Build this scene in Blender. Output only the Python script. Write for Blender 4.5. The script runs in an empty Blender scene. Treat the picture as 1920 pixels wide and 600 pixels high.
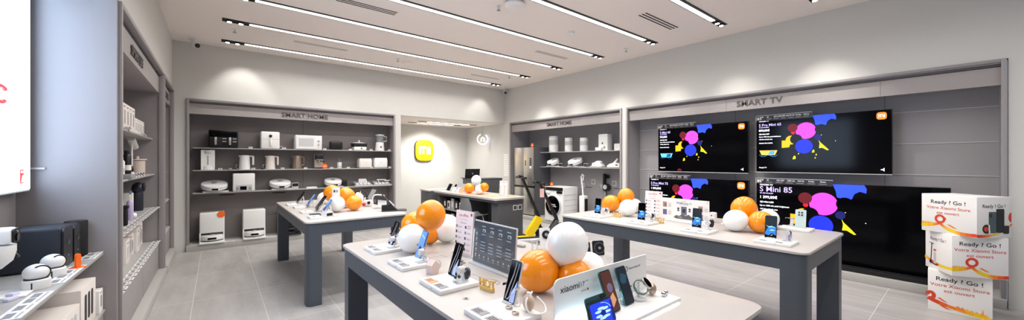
import bpy, bmesh, math, random
from mathutils import Matrix, Vector, Euler
random.seed(7)
PI = math.pi
SC = bpy.context.scene
COL = SC.collection

# ------------------------------------------------------------------ materials
def lin(c):
    c = c / 255.0
    return c / 12.92 if c <= 0.04045 else ((c + 0.055) / 1.055) ** 2.4
_m = {}
def mat(name, rgb=(200, 200, 200), rough=0.5, metal=0.0, emit=0.0, ecol=None, trans=0.0, alpha=1.0, coat=0.0, noise=0.0, nscale=8.0, bump=0.0, ior=1.45, sub=0.0, stretch=None):
    if name in _m: return _m[name]
    m = bpy.data.materials.new(name); m.use_nodes = True
    nt = m.node_tree; b = nt.nodes['Principled BSDF']
    col = tuple(lin(v) for v in rgb) + (1,)
    b.inputs['Base Color'].default_value = col
    b.inputs['Roughness'].default_value = rough
    b.inputs['Metallic'].default_value = metal
    b.inputs['IOR'].default_value = ior
    b.inputs['Coat Weight'].default_value = coat
    b.inputs['Transmission Weight'].default_value = trans
    b.inputs['Alpha'].default_value = alpha
    if sub:
        b.inputs['Subsurface Weight'].default_value = sub
        b.inputs['Subsurface Radius'].default_value = (0.05, 0.03, 0.02)
    if emit:
        b.inputs['Emission Color'].default_value = (tuple(lin(v) for v in ecol) + (1,)) if ecol else col
        b.inputs['Emission Strength'].default_value = emit
    if noise or bump:
        tc = nt.nodes.new('ShaderNodeTexCoord'); mp = nt.nodes.new('ShaderNodeMapping')
        if stretch: mp.inputs['Scale'].default_value = stretch
        n = nt.nodes.new('ShaderNodeTexNoise'); n.inputs['Scale'].default_value = nscale; n.inputs['Detail'].default_value = 5
        nt.links.new(tc.outputs['Object'], mp.inputs[0]); nt.links.new(mp.outputs[0], n.inputs['Vector'])
        if noise:
            r = nt.nodes.new('ShaderNodeMixRGB'); r.blend_type = 'MIX'
            r.inputs[1].default_value = tuple(v * (1 - noise) for v in col[:3]) + (1,)
            r.inputs[2].default_value = tuple(min(1, v * (1 + noise)) for v in col[:3]) + (1,)
            nt.links.new(n.outputs['Fac'], r.inputs[0]); nt.links.new(r.outputs[0], b.inputs['Base Color'])
        if bump:
            bp = nt.nodes.new('ShaderNodeBump'); bp.inputs['Strength'].default_value = bump; bp.inputs['Distance'].default_value = 0.01
            nt.links.new(n.outputs['Fac'], bp.inputs['Height']); nt.links.new(bp.outputs[0], b.inputs['Normal'])
    _m[name] = m
    return m

WALL = mat('wall_paint', (208, 207, 202), 0.85, noise=0.012, nscale=3, bump=0.02)
CEIL = mat('ceiling_paint', (240, 231, 225), 0.9, noise=0.01, nscale=2)
FRAME = mat('grey_lacquer_frame', (150, 145, 145), 0.45, noise=0.02, nscale=5)
HEAD = mat('header_lacquer', (160, 154, 152), 0.5, noise=0.02, nscale=5)
BACK = mat('dark_unit_panel', (136, 129, 127), 0.55, noise=0.03, nscale=4)
BACKR = mat('mid_unit_panel', (156, 152, 153), 0.45, noise=0.03, nscale=4)
SHELF = mat('shelf_lacquer', (168, 167, 165), 0.4, noise=0.02, nscale=6)
PLINTH = mat('plinth_lacquer', (176, 174, 170), 0.4, noise=0.02, nscale=6)
SIGNG = mat('sign_letter_grey', (92, 88, 88), 0.5)
APRON = mat('table_frame_grey', (74, 79, 86), 0.42, noise=0.02, nscale=7)
TOP = mat('table_top_white', (184, 178, 173), 0.35, noise=0.012, nscale=10)
EDGE = mat('table_shadow_gap', (40, 42, 46), 0.6)
DARKC = mat('counter_dark_grey', (78, 79, 82), 0.5, noise=0.02)
BLACK = mat('black_plastic', (22, 22, 24), 0.35, noise=0.05)
BLACKM = mat('matte_black', (18, 18, 19), 0.7, noise=0.05)
NAVY = mat('speaker_navy_cloth', (34, 40, 50), 0.55, noise=0.06, nscale=60)
WHITE = mat('white_plastic', (232, 231, 229), 0.3, noise=0.01)
WHITEM = mat('white_card', (236, 233, 229), 0.6, noise=0.01)
BOXW = mat('white_carton', (226, 219, 213), 0.6, noise=0.015)
CREAM = mat('cream_plastic', (214, 198, 184), 0.4, noise=0.02)
GREYP = mat('grey_plastic', (150, 150, 152), 0.4, noise=0.02)
LGREY = mat('light_grey_plastic', (196, 196, 196), 0.4, noise=0.02)
STEEL = mat('brushed_steel', (186, 182, 176), 0.33, 0.85, noise=0.04, nscale=14, stretch=(1, 1, 0.05))
CHROME = mat('chrome', (210, 210, 212), 0.15, 1.0, noise=0.02)
ORANGE = mat('orange_plastic', (244, 106, 30), 0.4, noise=0.02)
BORANGE = mat('orange_balloon_latex', (255, 150, 8), 0.22, coat=0.4, noise=0.015, nscale=4, sub=0.3)
BWHITE = mat('white_balloon_latex', (250, 247, 243), 0.22, coat=0.4, noise=0.01, nscale=4, sub=0.6)
CLEAR = mat('clear_acrylic', (240, 243, 245), 0.08, trans=0.85, ior=1.2, noise=0.01)
WACR = mat('pale_acrylic', (226, 228, 230), 0.15, trans=0.3, noise=0.01)
YACR = mat('amber_acrylic', (236, 196, 110), 0.2, trans=0.25, noise=0.02)
YELLOW = mat('yellow_scooter_paint', (246, 206, 12), 0.35, coat=0.3, noise=0.02)
RUBBER = mat('rubber', (24, 24, 25), 0.8, noise=0.05)
GLASSB = mat('black_glass', (4, 4, 7), 0.10, ior=1.3, noise=0.02)
DKTXT = mat('print_dark', (58, 55, 58), 0.7, noise=0.01)
MIDTXT = mat('print_grey', (150, 148, 150), 0.7, noise=0.01)
REDTXT = mat('print_red', (206, 62, 40), 0.7, noise=0.01)
PINKP = mat('print_pink', (236, 190, 182), 0.7, noise=0.01)
TEAL = mat('green_phone_metal', (58, 96, 96), 0.3, 0.5, noise=0.02)
MINT = mat('mint_phone_glass', (190, 210, 208), 0.25, noise=0.02)
BLUEP = mat('blue_phone_glass', (84, 118, 168), 0.25, noise=0.03)
LAV = mat('lavender_plastic', (178, 166, 200), 0.4, noise=0.02)
BRONZE = mat('bronze_metal', (176, 156, 140), 0.3, 0.7, noise=0.02)
SAND = mat('sand_ceramic', (196, 172, 150), 0.3, noise=0.02)
PEACH = mat('peach_mat', (232, 170, 120), 0.6, noise=0.02)
def em(name, rgb, s): return mat(name, rgb, 0.4, emit=s)
LED = em('led_diffuser', (255, 251, 247), 5.0)
SPOTE = em('spot_lens', (255, 248, 238), 14.0)
GLASSB.node_tree.nodes['Principled BSDF'].inputs['Specular IOR Level'].default_value = 0.3
YLIT = em('lit_yellow', (252, 196, 2), 0.4)
WLIT = em('lit_white', (255, 255, 255), 2.2)

# ------------------------------------------------------------------ mesh builder
class MB:
    def __init__(s): s.bm = bmesh.new(); s.mats = []
    def mi(s, m):
        if m not in s.mats: s.mats.append(m)
        return s.mats.index(m)
    def _fin(s, n0, m):
        i = s.mi(m)
        for f in list(s.bm.faces)[n0:]: f.material_index = i
    def box(s, c, sz, m, rot=(0, 0, 0), bev=0.0, seg=2):
        n0 = len(s.bm.faces)
        M = Matrix.Translation(c) @ Euler(rot).to_matrix().to_4x4() @ Matrix.Diagonal((sz[0], sz[1], sz[2], 1))
        if bev:
            t = bmesh.new(); bmesh.ops.create_cube(t, size=1, matrix=Matrix.Diagonal((sz[0], sz[1], sz[2], 1)))
            bmesh.ops.bevel(t, geom=t.edges[:], offset=bev, segments=seg, profile=0.5, affect='EDGES', clamp_overlap=True)
            s._merge(t, Matrix.Translation(c) @ Euler(rot).to_matrix().to_4x4())
        else:
            bmesh.ops.create_cube(s.bm, size=1, matrix=M)
        s._fin(n0, m); return s
    def _merge(s, t, M):
        t.transform(M); vm = {}
        for v in t.verts: vm[v] = s.bm.verts.new(v.co)
        for f in t.faces:
            try: s.bm.faces.new([vm[v] for v in f.verts])
            except ValueError: pass
        t.free()
    def cyl(s, c, r, h, m, r2=None, rot=(0, 0, 0), n=24, bev=0.0):
        n0 = len(s.bm.faces); t = bmesh.new()
        bmesh.ops.create_cone(t, cap_ends=True, segments=n, radius1=r, radius2=r if r2 is None else r2, depth=h)
        if bev:
            ed = [e for e in t.edges if any(len(f.verts) > 4 for f in e.link_faces)]
            bmesh.ops.bevel(t, geom=ed, offset=bev, segments=2, profile=0.5, affect='EDGES')
        s._merge(t, Matrix.Translation(c) @ Euler(rot).to_matrix().to_4x4()); s._fin(n0, m); return s
    def sph(s, c, r, m, rot=(0, 0, 0), n=24):
        n0 = len(s.bm.faces)
        if not hasattr(r, '__len__'): r = (r, r, r)
        M = Matrix.Translation(c) @ Euler(rot).to_matrix().to_4x4() @ Matrix.Diagonal((r[0], r[1], r[2], 1))
        bmesh.ops.create_uvsphere(s.bm, u_segments=n, v_segments=max(8, n // 2), radius=1, matrix=M); s._fin(n0, m); return s
    def lathe(s, c, prof, m, n=28, rot=(0, 0, 0), sy=1.0):
        n0 = len(s.bm.faces); M = Matrix.Translation(c) @ Euler(rot).to_matrix().to_4x4(); rings = []
        for r, z in prof:
            if r < 1e-5: rings.append([s.bm.verts.new(M @ Vector((0, 0, z)))])
            else: rings.append([s.bm.verts.new(M @ Vector((r * math.cos(2 * PI * i / n), sy * r * math.sin(2 * PI * i / n), z))) for i in range(n)])
        for a, b in zip(rings, rings[1:]):
            for i in range(n):
                j = (i + 1) % n
                q = [a[i % len(a)], a[j % len(a)], b[j % len(b)], b[i % len(b)]]
                u = []
                for v in q:
                    if v not in u: u.append(v)
                if len(u) > 2: s.bm.faces.new(u)
        s._fin(n0, m); return s
    def tube(s, pts, r, m, n=8, closed=False):
        n0 = len(s.bm.faces); P = [Vector(p) for p in pts]; k = len(P); rings = []
        up = Vector((0.13, 0.21, 1)).normalized()
        for i, p in enumerate(P):
            a = P[(i - 1) % k] if (closed or i) else p; b = P[(i + 1) % k] if (closed or i < k - 1) else p
            d = (b - a).normalized() if (b - a).length > 1e-9 else Vector((0, 0, 1))
            x = d.cross(up)
            if x.length < 1e-3: x = d.cross(Vector((1, 0, 0)))
            x.normalize(); y = d.cross(x)
            rr = r[i] if hasattr(r, '__len__') else r
            rings.append([s.bm.verts.new(p + rr * (math.cos(2 * PI * j / n) * x + math.sin(2 * PI * j / n) * y)) for j in range(n)])
        rng = range(k) if closed else range(k - 1)
        for i in rng:
            a, b = rings[i], rings[(i + 1) % k]
            for j in range(n):
                s.bm.faces.new([a[j], a[(j + 1) % n], b[(j + 1) % n], b[j]])
        if not closed: s.bm.faces.new(rings[0][::-1]); s.bm.faces.new(rings[-1])
        s._fin(n0, m); return s
    def prism(s, poly, t, m, c=(0, 0, 0), rot=(0, 0, 0)):
        """outline in local x,z (seen from -y), extruded t along +y from y=0"""
        n0 = len(s.bm.faces); M = Matrix.Translation(c) @ Euler(rot).to_matrix().to_4x4()
        A = [s.bm.verts.new(M @ Vector((x, 0, z))) for x, z in poly]
        if t:
            B = [s.bm.verts.new(M @ Vector((x, t, z))) for x, z in poly]; k = len(poly)
            s.bm.faces.new(A); s.bm.faces.new(B[::-1])
            for i in range(k): s.bm.faces.new([A[i], B[i], B[(i + 1) % k], A[(i + 1) % k]])
        else: s.bm.faces.new(A)
        s._fin(n0, m); return s
    def rr(s, c, w, h, t, rad, m, rot=(0, 0, 0), n=6):
        """rounded plate, w along x, h along z, thickness t along y, centred"""
        pts = rrect(w, h, rad, n)
        M = Euler(rot).to_matrix() @ Vector((0, -t / 2, 0))
        return s.prism(pts, t, m, Vector(c) + M, rot)
    def quad(s, pts, m):
        n0 = len(s.bm.faces); s.bm.faces.new([s.bm.verts.new(p) for p in pts]); s._fin(n0, m); return s
    def text(s, body, c, size, m, ext=0.0, rot=(0, 0, 0), align='LEFT', sx=1.0, bold=0.0):
        """reads from -y side, baseline at c"""
        cu = bpy.data.curves.new('t', 'FONT'); cu.body = body; cu.size = size; cu.align_x = align; cu.extrude = ext; cu.offset = bold
        cu.resolution_u = 3
        o = bpy.data.objects.new('t', cu); COL.objects.link(o)
        dg = bpy.context.evaluated_depsgraph_get(); me = bpy.data.meshes.new_from_object(o.evaluated_get(dg))
        n0 = len(s.bm.faces); t = bmesh.new(); t.from_mesh(me)
        M = Matrix.Translation(c) @ Euler(rot).to_matrix().to_4x4() @ Matrix.Rotation(PI / 2, 4, 'X') @ Matrix.Diagonal((sx, 1, 1, 1))
        s._merge(t, M); s._fin(n0, m)
        bpy.data.objects.remove(o); bpy.data.curves.remove(cu); bpy.data.meshes.remove(me); return s
    def mesh(s, name):
        bmesh.ops.recalc_face_normals(s.bm, faces=[f for f in s.bm.faces if True])
        me = bpy.data.meshes.new(name); s.bm.to_mesh(me); s.bm.free()
        for m in s.mats: me.materials.append(m)
        for p in me.polygons: p.use_smooth = True
        me.set_sharp_from_angle(angle=math.radians(38))
        return me
def rrect(w, h, rad, n=6):
    rad = min(rad, w / 2 - 1e-5, h / 2 - 1e-5); pts = []
    for cx, cz, a0 in ((w / 2 - rad, h / 2 - rad, 0), (-w / 2 + rad, h / 2 - rad, 90), (-w / 2 + rad, -h / 2 + rad, 180), (w / 2 - rad, -h / 2 + rad, 270)):
        for i in range(n + 1):
            a = math.radians(a0 + 90 * i / n); pts.append((cx + rad * math.cos(a), cz + rad * math.sin(a)))
    return pts
def circ(cx, cz, rx, rz=None, n=28, a0=0, a1=360):
    rz = rx if rz is None else rz
    k = n if a1 - a0 >= 360 else n + 1
    return [(cx + rx * math.cos(math.radians(a0 + (a1 - a0) * i / n)), cz + rz * math.sin(math.radians(a0 + (a1 - a0) * i / n))) for i in range(k)]

def obj(name, mb, parent=None, label=None, loc=(0, 0, 0), rz=0.0):
    me = mb if isinstance(mb, bpy.types.Mesh) else mb.mesh(name)
    o = bpy.data.objects.new(name, me); COL.objects.link(o); o.location = loc; o.rotation_euler = (0, 0, rz)
    if parent: o.parent = parent
    if label: o['label'] = label
    return o
def tag(o, label, cat, group=None):
    o['label'] = label; o['category'] = cat
    if group: o['group'] = group
    return o
def thing(name, label, cat, loc=(0, 0, 0), rz=0.0, group=None):
    o = bpy.data.objects.new(name, None); COL.objects.link(o); o.location = loc; o.rotation_euler = (0, 0, rz)
    o.empty_display_size = 0.05
    return tag(o, label, cat, group)
def solo(name, mb, label, cat, loc=(0, 0, 0), rz=0.0, group=None):
    return tag(obj(name, mb, None, None, loc, rz), label, cat, group)
def struct(name, mb, loc=(0, 0, 0)):
    o = obj(name, mb, None, None, loc); o['kind'] = 'structure'; return o
def dup(root, loc, rz=None, label=None, group=None):
    r = root.copy(); COL.objects.link(r); r.location = loc
    if rz is not None: r.rotation_euler = (0, 0, rz)
    if label: r['label'] = label
    if group: r['group'] = group
    for ch in list(root.children):
        c = ch.copy(); COL.objects.link(c); c.parent = r
        for g in list(ch.children):
            d = g.copy(); COL.objects.link(d); d.parent = c
    return r

def cat(p, k=5):
    """smooth curve through the points"""
    P = [Vector(q) for q in p]; P = [P[0] * 2 - P[1]] + P + [P[-1] * 2 - P[-2]]; out = []
    for i in range(1, len(P) - 2):
        a, b, c, d = P[i - 1:i + 3]
        for j in range(k):
            t = j / k; out.append(0.5 * ((2 * b) + (c - a) * t + (2 * a - 5 * b + 4 * c - d) * t * t + (3 * b - a - 3 * c + d) * t ** 3))
    return out + [P[-2]]
def words(name, parent, body, c, size, m, align='LEFT', sx=1.0, **kw):
    """one part per word, spaced as in the whole line"""
    def wid(b):
        q = MB(); q.text(b, (0, 0, 0), size, m, sx=sx); v = max(p.co.x for p in q.bm.verts); q.bm.free(); return v
    x0 = c[0] - (wid(body) / 2 if align == 'CENTER' else 0); ws_ = body.split(' ')
    for i, w_ in enumerate(ws_):
        off = wid(' '.join(ws_[:i + 1])) - wid(w_)
        q = MB(); q.text(w_, (x0 + off, c[1], c[2]), size, m, sx=sx, **kw); obj(name, q, parent)

# ------------------------------------------------------------------ camera and survey helpers
H = 1.5; YAW = math.radians(38.755); F = 690.0; Y0 = 301.6
cs, cc = math.sin(YAW), math.cos(YAW)
cam = bpy.data.objects.new('camera', bpy.data.cameras.new('camera')); COL.objects.link(cam)
cam.location = (0, 0, H); cam.rotation_euler = (PI / 2, 0, -YAW)
cam.data.sensor_width = 36; cam.data.lens = F / 1920 * 36; cam.data.shift_y = (Y0 - 300) / 1920
cam.data.clip_start = 0.05
SC.camera = cam
def ray(px, py):
    u = (px - 960) / F; return (cs + u * cc, cc - u * cs, (Y0 - py) / F)
def oz(px, py, z): r = ray(px, py); t = (z - H) / r[2]; return (r[0] * t, r[1] * t, z)
def ox(px, py, x): r = ray(px, py); t = x / r[0]; return (x, r[1] * t, H + r[2] * t)
def oy(px, py, y): r = ray(px, py); t = y / r[1]; return (r[0] * t, y, H + r[2] * t)
FACE_BACK, FACE_RIGHT, FACE_LEFT = 0.0, -PI / 2, PI / 2    # item on the back wall / right wall / left wall
YB, XR, XL, ZC = 8.117, 6.247, -0.56, 3.469

# ------------------------------------------------------------------ room shell
def floor_mat():
    m = bpy.data.materials.new('porcelain_tiles'); m.use_nodes = True; nt = m.node_tree; b = nt.nodes['Principled BSDF']
    tc = nt.nodes.new('ShaderNodeTexCoord')
    mp = nt.nodes.new('ShaderNodeMapping'); mp.inputs['Location'].default_value = (-0.97, -0.60, 0)
    nt.links.new(tc.outputs['Object'], mp.inputs[0])
    br = nt.nodes.new('ShaderNodeTexBrick'); br.offset = 0; br.squash = 1
    br.inputs['Scale'].default_value = 1; br.inputs['Brick Width'].default_value = 0.583; br.inputs['Row Height'].default_value = 1.15
    br.inputs['Mortar Size'].default_value = 0.0035; br.inputs['Mortar Smooth'].default_value = 0.2; br.inputs['Bias'].default_value = 0
    br.inputs['Color1'].default_value = (1, 1, 1, 1); br.inputs['Color2'].default_value = (0.93, 0.93, 0.93, 1)
    nt.links.new(mp.outputs[0], br.inputs['Vector'])
    m2 = nt.nodes.new('ShaderNodeMapping'); m2.inputs['Scale'].default_value = (3.2, 0.7, 1); m2.inputs['Rotation'].default_value = (0, 0, 0.25)
    nt.links.new(tc.outputs['Object'], m2.inputs[0])
    n = nt.nodes.new('ShaderNodeTexNoise'); n.inputs['Scale'].default_value = 1.6; n.inputs['Detail'].default_value = 9; n.inputs['Roughness'].default_value = 0.62
    nt.links.new(m2.outputs[0], n.inputs['Vector'])
    cr = nt.nodes.new('ShaderNodeValToRGB'); cr.color_ramp.elements[0].position = 0.3; cr.color_ramp.elements[1].position = 0.72
    cr.color_ramp.elements[0].color = tuple(lin(v) for v in (156, 152, 150)) + (1,)
    cr.color_ramp.elements[1].color = tuple(lin(v) for v in (184, 181, 178)) + (1,)
    nt.links.new(n.outputs['Fac'], cr.inputs[0])
    mu = nt.nodes.new('ShaderNodeMixRGB'); mu.blend_type = 'MULTIPLY'; mu.inputs[0].default_value = 1
    nt.links.new(cr.outputs[0], mu.inputs[1]); nt.links.new(br.outputs['Color'], mu.inputs[2])
    mx = nt.nodes.new('ShaderNodeMixRGB'); mx.inputs[2].default_value = tuple(lin(v) for v in (206, 204, 200)) + (1,)
    nt.links.new(br.outputs['Fac'], mx.inputs[0]); nt.links.new(mu.outputs[0], mx.inputs[1])
    nt.links.new(mx.outputs[0], b.inputs['Base Color']); b.inputs['Roughness'].default_value = 0.42
    return m
FLOOR = floor_mat()
YN = -3.2
struct('floor', MB().box((2.4, 3.5, -0.05), (8.4, 13.6, 0.1), FLOOR))
struct('ceiling', MB().box(((XL + XR) / 2, (YN + YB) / 2, ZC + 0.05), (XR - XL + 0.2, YB - YN + 0.2, 0.1), CEIL))
UT = 2.54    # top of the recessed units
AX0, AY = 3.27, 10.1   # alcove
w = MB()
w.box(((XL + XR) / 2, YB + 0.06, (UT + ZC) / 2), (XR - XL + 0.24, 0.12, ZC - UT), WALL)
w.box((-0.475, YB + 0.06, UT / 2), (0.17, 0.12, UT), WALL)
w.box((3.2, YB + 0.3, UT / 2), (0.14, 0.6, UT), WALL)
w.box((3.2, (YB + AY) / 2 + .3, UT / 2), (0.14, AY - YB - 0.6, UT), WALL)
struct('wall_back', w)
w = MB(); w.box((4.75, AY + 0.05, 1.3), (3.24, 0.1, 2.7), WALL); struct('wall_alcove', w)
w = MB(); w.box((4.75, (YB + 0.12 + AY) / 2, UT + 0.05), (3.1, AY - YB - 0.12, 0.1), CEIL); struct('ceiling_alcove', w)
w = MB()
w.box((XR + 0.06, (YN + AY) / 2, (UT + ZC) / 2), (0.12, AY - YN, ZC - UT), WALL)
w.box((XR + 0.06, (7.87 + AY) / 2, UT / 2), (0.12, AY - 7.87, UT), WALL)
w.box((XR + 0.06, 4.26, UT / 2), (0.12, 0.09, UT), WALL)
w.box((XR + 0.06, (YN - 0.24) / 2, UT / 2), (0.12, -0.24 - YN, UT), WALL)
struct('wall_right', w)
w = MB()
w.box((XL - 0.06, (YN + YB) / 2, (2.66 + ZC) / 2), (0.12, YB - YN, ZC - 2.66), WALL)
w.box((XL - 0.06, 8.11, 1.33), (0.12, 0.1, 2.66), WALL)
struct('wall_left', w)

# ------------------------------------------------------------------ recessed display units
def price_label_mesh():
    m = MB(); m.prism([(-0.028, 0), (0.028, 0), (0.028, 0.03), (-0.028, 0.03)], 0.012, WHITE)
    m.box((-0.002, -0.0008, 0.019), (0.038, 0.0012, 0.006), DKTXT); m.box((0.0, -0.0008, 0.009), (0.03, 0.0012, 0.003), MIDTXT)
    return m.mesh('price_label')
PL = price_label_mesh()
def plabel(loc, rz, label, group): return solo('price_label', PL, label, 'price tag', loc, rz, group)

def unit(label, origin, rz, W, depth, top, hz0, seams, shelves, sign, sx, signh, backm, grooves=(), plinth=0.10, shelf_front=0.05, shelf_d=None, drawer=False):
    """local x 0..W to the right seen from the front, y>0 into the wall"""
    t = thing('wall_display_unit', label, 'display unit', origin, rz)
    f = MB(); e = 0.035
    f.box((e / 2, 0.0, top / 2), (e, 0.06, top), FRAME, bev=0.003)
    f.box((W - e / 2, 0.0, top / 2), (e, 0.06, top), FRAME, bev=0.003)
    f.box((W / 2, 0.0, top - e / 2), (W - 2 * e, 0.06, e), FRAME, bev=0.003)
    obj('frame', f, t)
    b = MB(); b.box((W / 2, depth + 0.01, (top + plinth) / 2), (W - 2 * e, 0.02, top - plinth), backm)
    for x in seams: b.box((x, depth - 0.0005, (top + plinth) / 2), (0.004, 0.002, top - plinth), BLACKM)
    for z in grooves: b.box((W / 2, depth - 0.004, z), (W - 2 * e, 0.008, 0.009), LGREY)
    obj('back_panel', b, t)
    for x in (e / 2 + 0.001, W - e / 2 - 0.001):
        obj('side_panel', MB().box((x, depth / 2 + 0.03, top / 2), (e - 0.004, depth - 0.02, top), backm), t)
    h = MB(); h.box((W / 2, 0.045, (hz0 + top - 0.075) / 2), (W - 2 * e, 0.03, top - 0.075 - hz0), HEAD)
    for x in seams: h.box((x, 0.0295, (hz0 + top - 0.075) / 2), (0.003, 0.002, top - 0.075 - hz0), SIGNG)
    hd = obj('header_panel', h, t)
    obj('header_reveal', MB().box((W / 2, 0.10, top - 0.05), (W - 2 * e, 0.1, 0.03), BACK), t)
    words('sign_lettering', hd, sign, (sx, 0.026, hz0 + signh), 0.115, SIGNG, 'CENTER', 1.12, ext=0.006, bold=0.0012)
    p = MB(); p.box((W / 2, depth / 2 - 0.02, plinth / 2), (W, depth + 0.1, plinth), PLINTH, bev=0.004); obj('plinth', p, t)
    for (x0, x1, z, d) in shelves:
        q = MB(); q.box(((x0 + x1) / 2, depth - d / 2, z - 0.008), (x1 - x0, d, 0.016), SHELF, bev=0.002)
        q.box(((x0 + x1) / 2, depth - 0.01, z - 0.028), (x1 - x0, 0.02, 0.024), backm); obj('shelf', q, t)
    return t

# back-wall unit
BX0, BX1, BD = -0.39, 3.135, 0.40
S1, S2, S3 = 1.725, 1.342, 0.952
unit('dark grey wall unit headed SMART HOME holding kitchen appliances on three shelves', (BX0, YB, 0), 0, BX1 - BX0, BD, UT, 2.29,
     [oy(568, 300, YB + BD)[0] - BX0], [(0.075, BX1 - BX0 - 0.06, z, 0.34) for z in (S1, S2, S3)], 'SMART HOME', oy(573, 200, YB)[0] - BX0, 0.05, BACK)
# right-wall unit with the white goods
RY1 = 7.86
unit('grey wall unit headed SMART HOME around the fridge and washing machine', (XR, RY1, 0), FACE_RIGHT, RY1 - 4.31, 0.66, UT, 2.28,
     [], [(0.93, RY1 - 4.31 - 0.035, z, 0.42) for z in (1.722, 1.352)], 'SMART HOME', RY1 - ox(1046, 230, XR)[1], 0.06, BACKR, grooves=(), plinth=0.09)
# tv unit
TY1 = 4.205
unit('long grey wall unit headed SMART TV behind four televisions', (XR, TY1, 0), FACE_RIGHT, TY1 + 0.23, 0.40, UT, 2.28,
     [TY1 - ox(1360, 195, XR)[1], TY1 - ox(1650, 160, XR)[1]], [], 'SMART TV', TY1 - ox(1421, 190, XR)[1], 0.06, BACKR, grooves=(2.10, 1.71, 1.33, 0.95, 0.56))

# left-wall units ------------------------------------------------
def left_unit(y0, y1, label, sign, sgx, top=2.66):
    W = y1 - y0; t = thing('wall_display_unit', label, 'display unit', (XL, y0, 0), FACE_LEFT)
    e = 0.04; D = 0.44; f = MB()
    f.box((e / 2, 0, top / 2), (e, 0.05, top), FRAME, bev=0.003); f.box((W - e / 2, 0, top / 2), (e, 0.05, top), FRAME, bev=0.003)
    f.box((W / 2, 0, top - e / 2), (W - 2 * e, 0.05, e), FRAME, bev=0.003); obj('frame', f, t)
    obj('back_panel', MB().box((W / 2, D, top / 2), (W, 0.02, top), FRAME), t)
    for x in (0.012, W - 0.012): obj('side_panel', MB().box((x, D / 2, top / 2), (0.024, D, top), FRAME), t)
    hd = obj('header_panel', MB().box((W / 2, 0.04, (2.38 + top - .07) / 2), (W - 2 * e, 0.03, top - .07 - 2.38), HEAD), t)
    obj('soffit', MB().box((W / 2, 0.24, 2.39), (W - 2 * e, 0.38, 0.02), FRAME), t)
    obj('sign_lettering', MB().text(sign, (sgx, 0.02, 2.43), 0.125, SIGNG, ext=0.008, align='CENTER', bold=0.0015), hd)
    for z, d in ((1.785, 0.36), (1.335, 0.38), (0.905, 0.40)):
        obj('shelf', MB().box((W / 2, D - d / 2, z - 0.008), (W - 2 * e, d, 0.016), SHELF, bev=0.002), t)
    obj('plinth', MB().box((W / 2, 0.2, 0.05), (W, 0.5, 0.1), PLINTH, bev=0.004), t)
    n = 2
    for i in range(n):
        w0 = (W - 2 * e) / n; cx = e + w0 * (i + 0.5)
        dr = obj('drawer', MB().box((cx, 0.225, 0.272), (w0 - 0.006, 0.40, 0.33), FRAME, bev=0.003), t)
        obj('finger_gap', MB().box((cx, 0.03, 0.443), (w0 - 0.006, 0.012, 0.012), BLACKM), dr)
    obj('worktop', MB().box((W / 2, 0.225, 0.458), (W - 2 * e, 0.40, 0.014), SHELF, bev=0.002), t)
    return t
L0, L1, L2, L3 = 3.86, 6.62, 6.72, 8.06
left_unit(L0, L1, 'left wall unit headed SMART LIFE with boxed goods and a desk lamp', 'SMART LIFE', ox(263, 110, XL)[1] - L0)
left_unit(L2, L3, 'short left wall unit in the corner beside the back wall', 'SMART LIFE', 0.5 * (L3 - L2))

# near bay on the left: end panel, back, shelf, lit screen
t = thing('wall_display_bay', 'near left display bay with grey end panel and camera shelf', 'display unit', (0, 0, 0))
obj('end_panel', MB().box((-0.79, 3.835, 1.7), (0.47, 0.035, 3.4), FRAME, bev=0.003), t)
b = MB(); b.box((-1.01, 1.9, 1.7), (0.02, 3.83, 3.4), FRAME); b.box((-0.9985, 3.35, 1.0), (0.003, 0.02, 0.9), LGREY); obj('back_panel', b, t)
obj('shelf', MB().box((-0.81, 1.9, 0.851), (0.38, 3.82, 0.018), SHELF, bev=0.002), t)
obj('lower_shelf', MB().box((-0.81, 1.9, 0.451), (0.40, 3.82, 0.018), SHELF, bev=0.002), t)
obj('drawer', MB().box((-0.81, 1.9, 0.272), (0.38, 3.82, 0.33), FRAME, bev=0.003), t)
obj('plinth', MB().box((-0.78, 1.9, 0.05), (0.46, 3.82, 0.1), PLINTH, bev=0.004), t)
obj('shelf_rail', MB().box((-0.93, 3.81, ox(60, 316, -0.93)[2]), (0.10, 0.012, 0.012), LGREY), t)
SCR = mat('screen_white_light', (255, 255, 255), 0.3, emit=6.0, ecol=(196, 222, 255))
t = thing('wall_screen', 'large bright white screen above the camera shelf at far left', 'screen', (-0.955, 2.9, 1.31), FACE_LEFT)
obj('casing', MB().rr((0, 0, 0.72), 1.72, 1.44, 0.05, 0.012, LGREY), t)
sc = obj('screen', MB().rr((0, -0.0265, 0.72), 1.70, 1.42, 0.003, 0.01, SCR), t)
ym = ox(39, 331, -0.93)[1] - 2.9; zm = ox(39, 331, -0.93)[2] - 1.31
RLIT = em('lit_red', (226, 60, 56), 1.0)
g = MB(); g.rr((ym, -0.029, zm), 0.055, 0.085, 0.002, 0.006, RLIT); g.box((ym + .004, -0.0305, zm + .028), (0.036, 0.001, 0.012), SCR)
g.prism([(ym - .012, zm - .035), (ym + .02, zm - .035), (ym + .02, zm + .005), (ym + .008, zm + .008)], 0.001, SCR, c=(0, -0.031, 0))
yr = ox(-3, 175, -0.93)[1] - 2.9; zr = ox(-3, 175, -0.93)[2] - 1.31
pts = [(yr + .075 * math.cos(a), -0.029, zr + .045 * math.sin(a)) for a in [math.radians(v) for v in range(40, 325, 15)]]
g.tube(pts, 0.012, RLIT, n=6)
obj('screen_graphics', g, sc)

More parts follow.
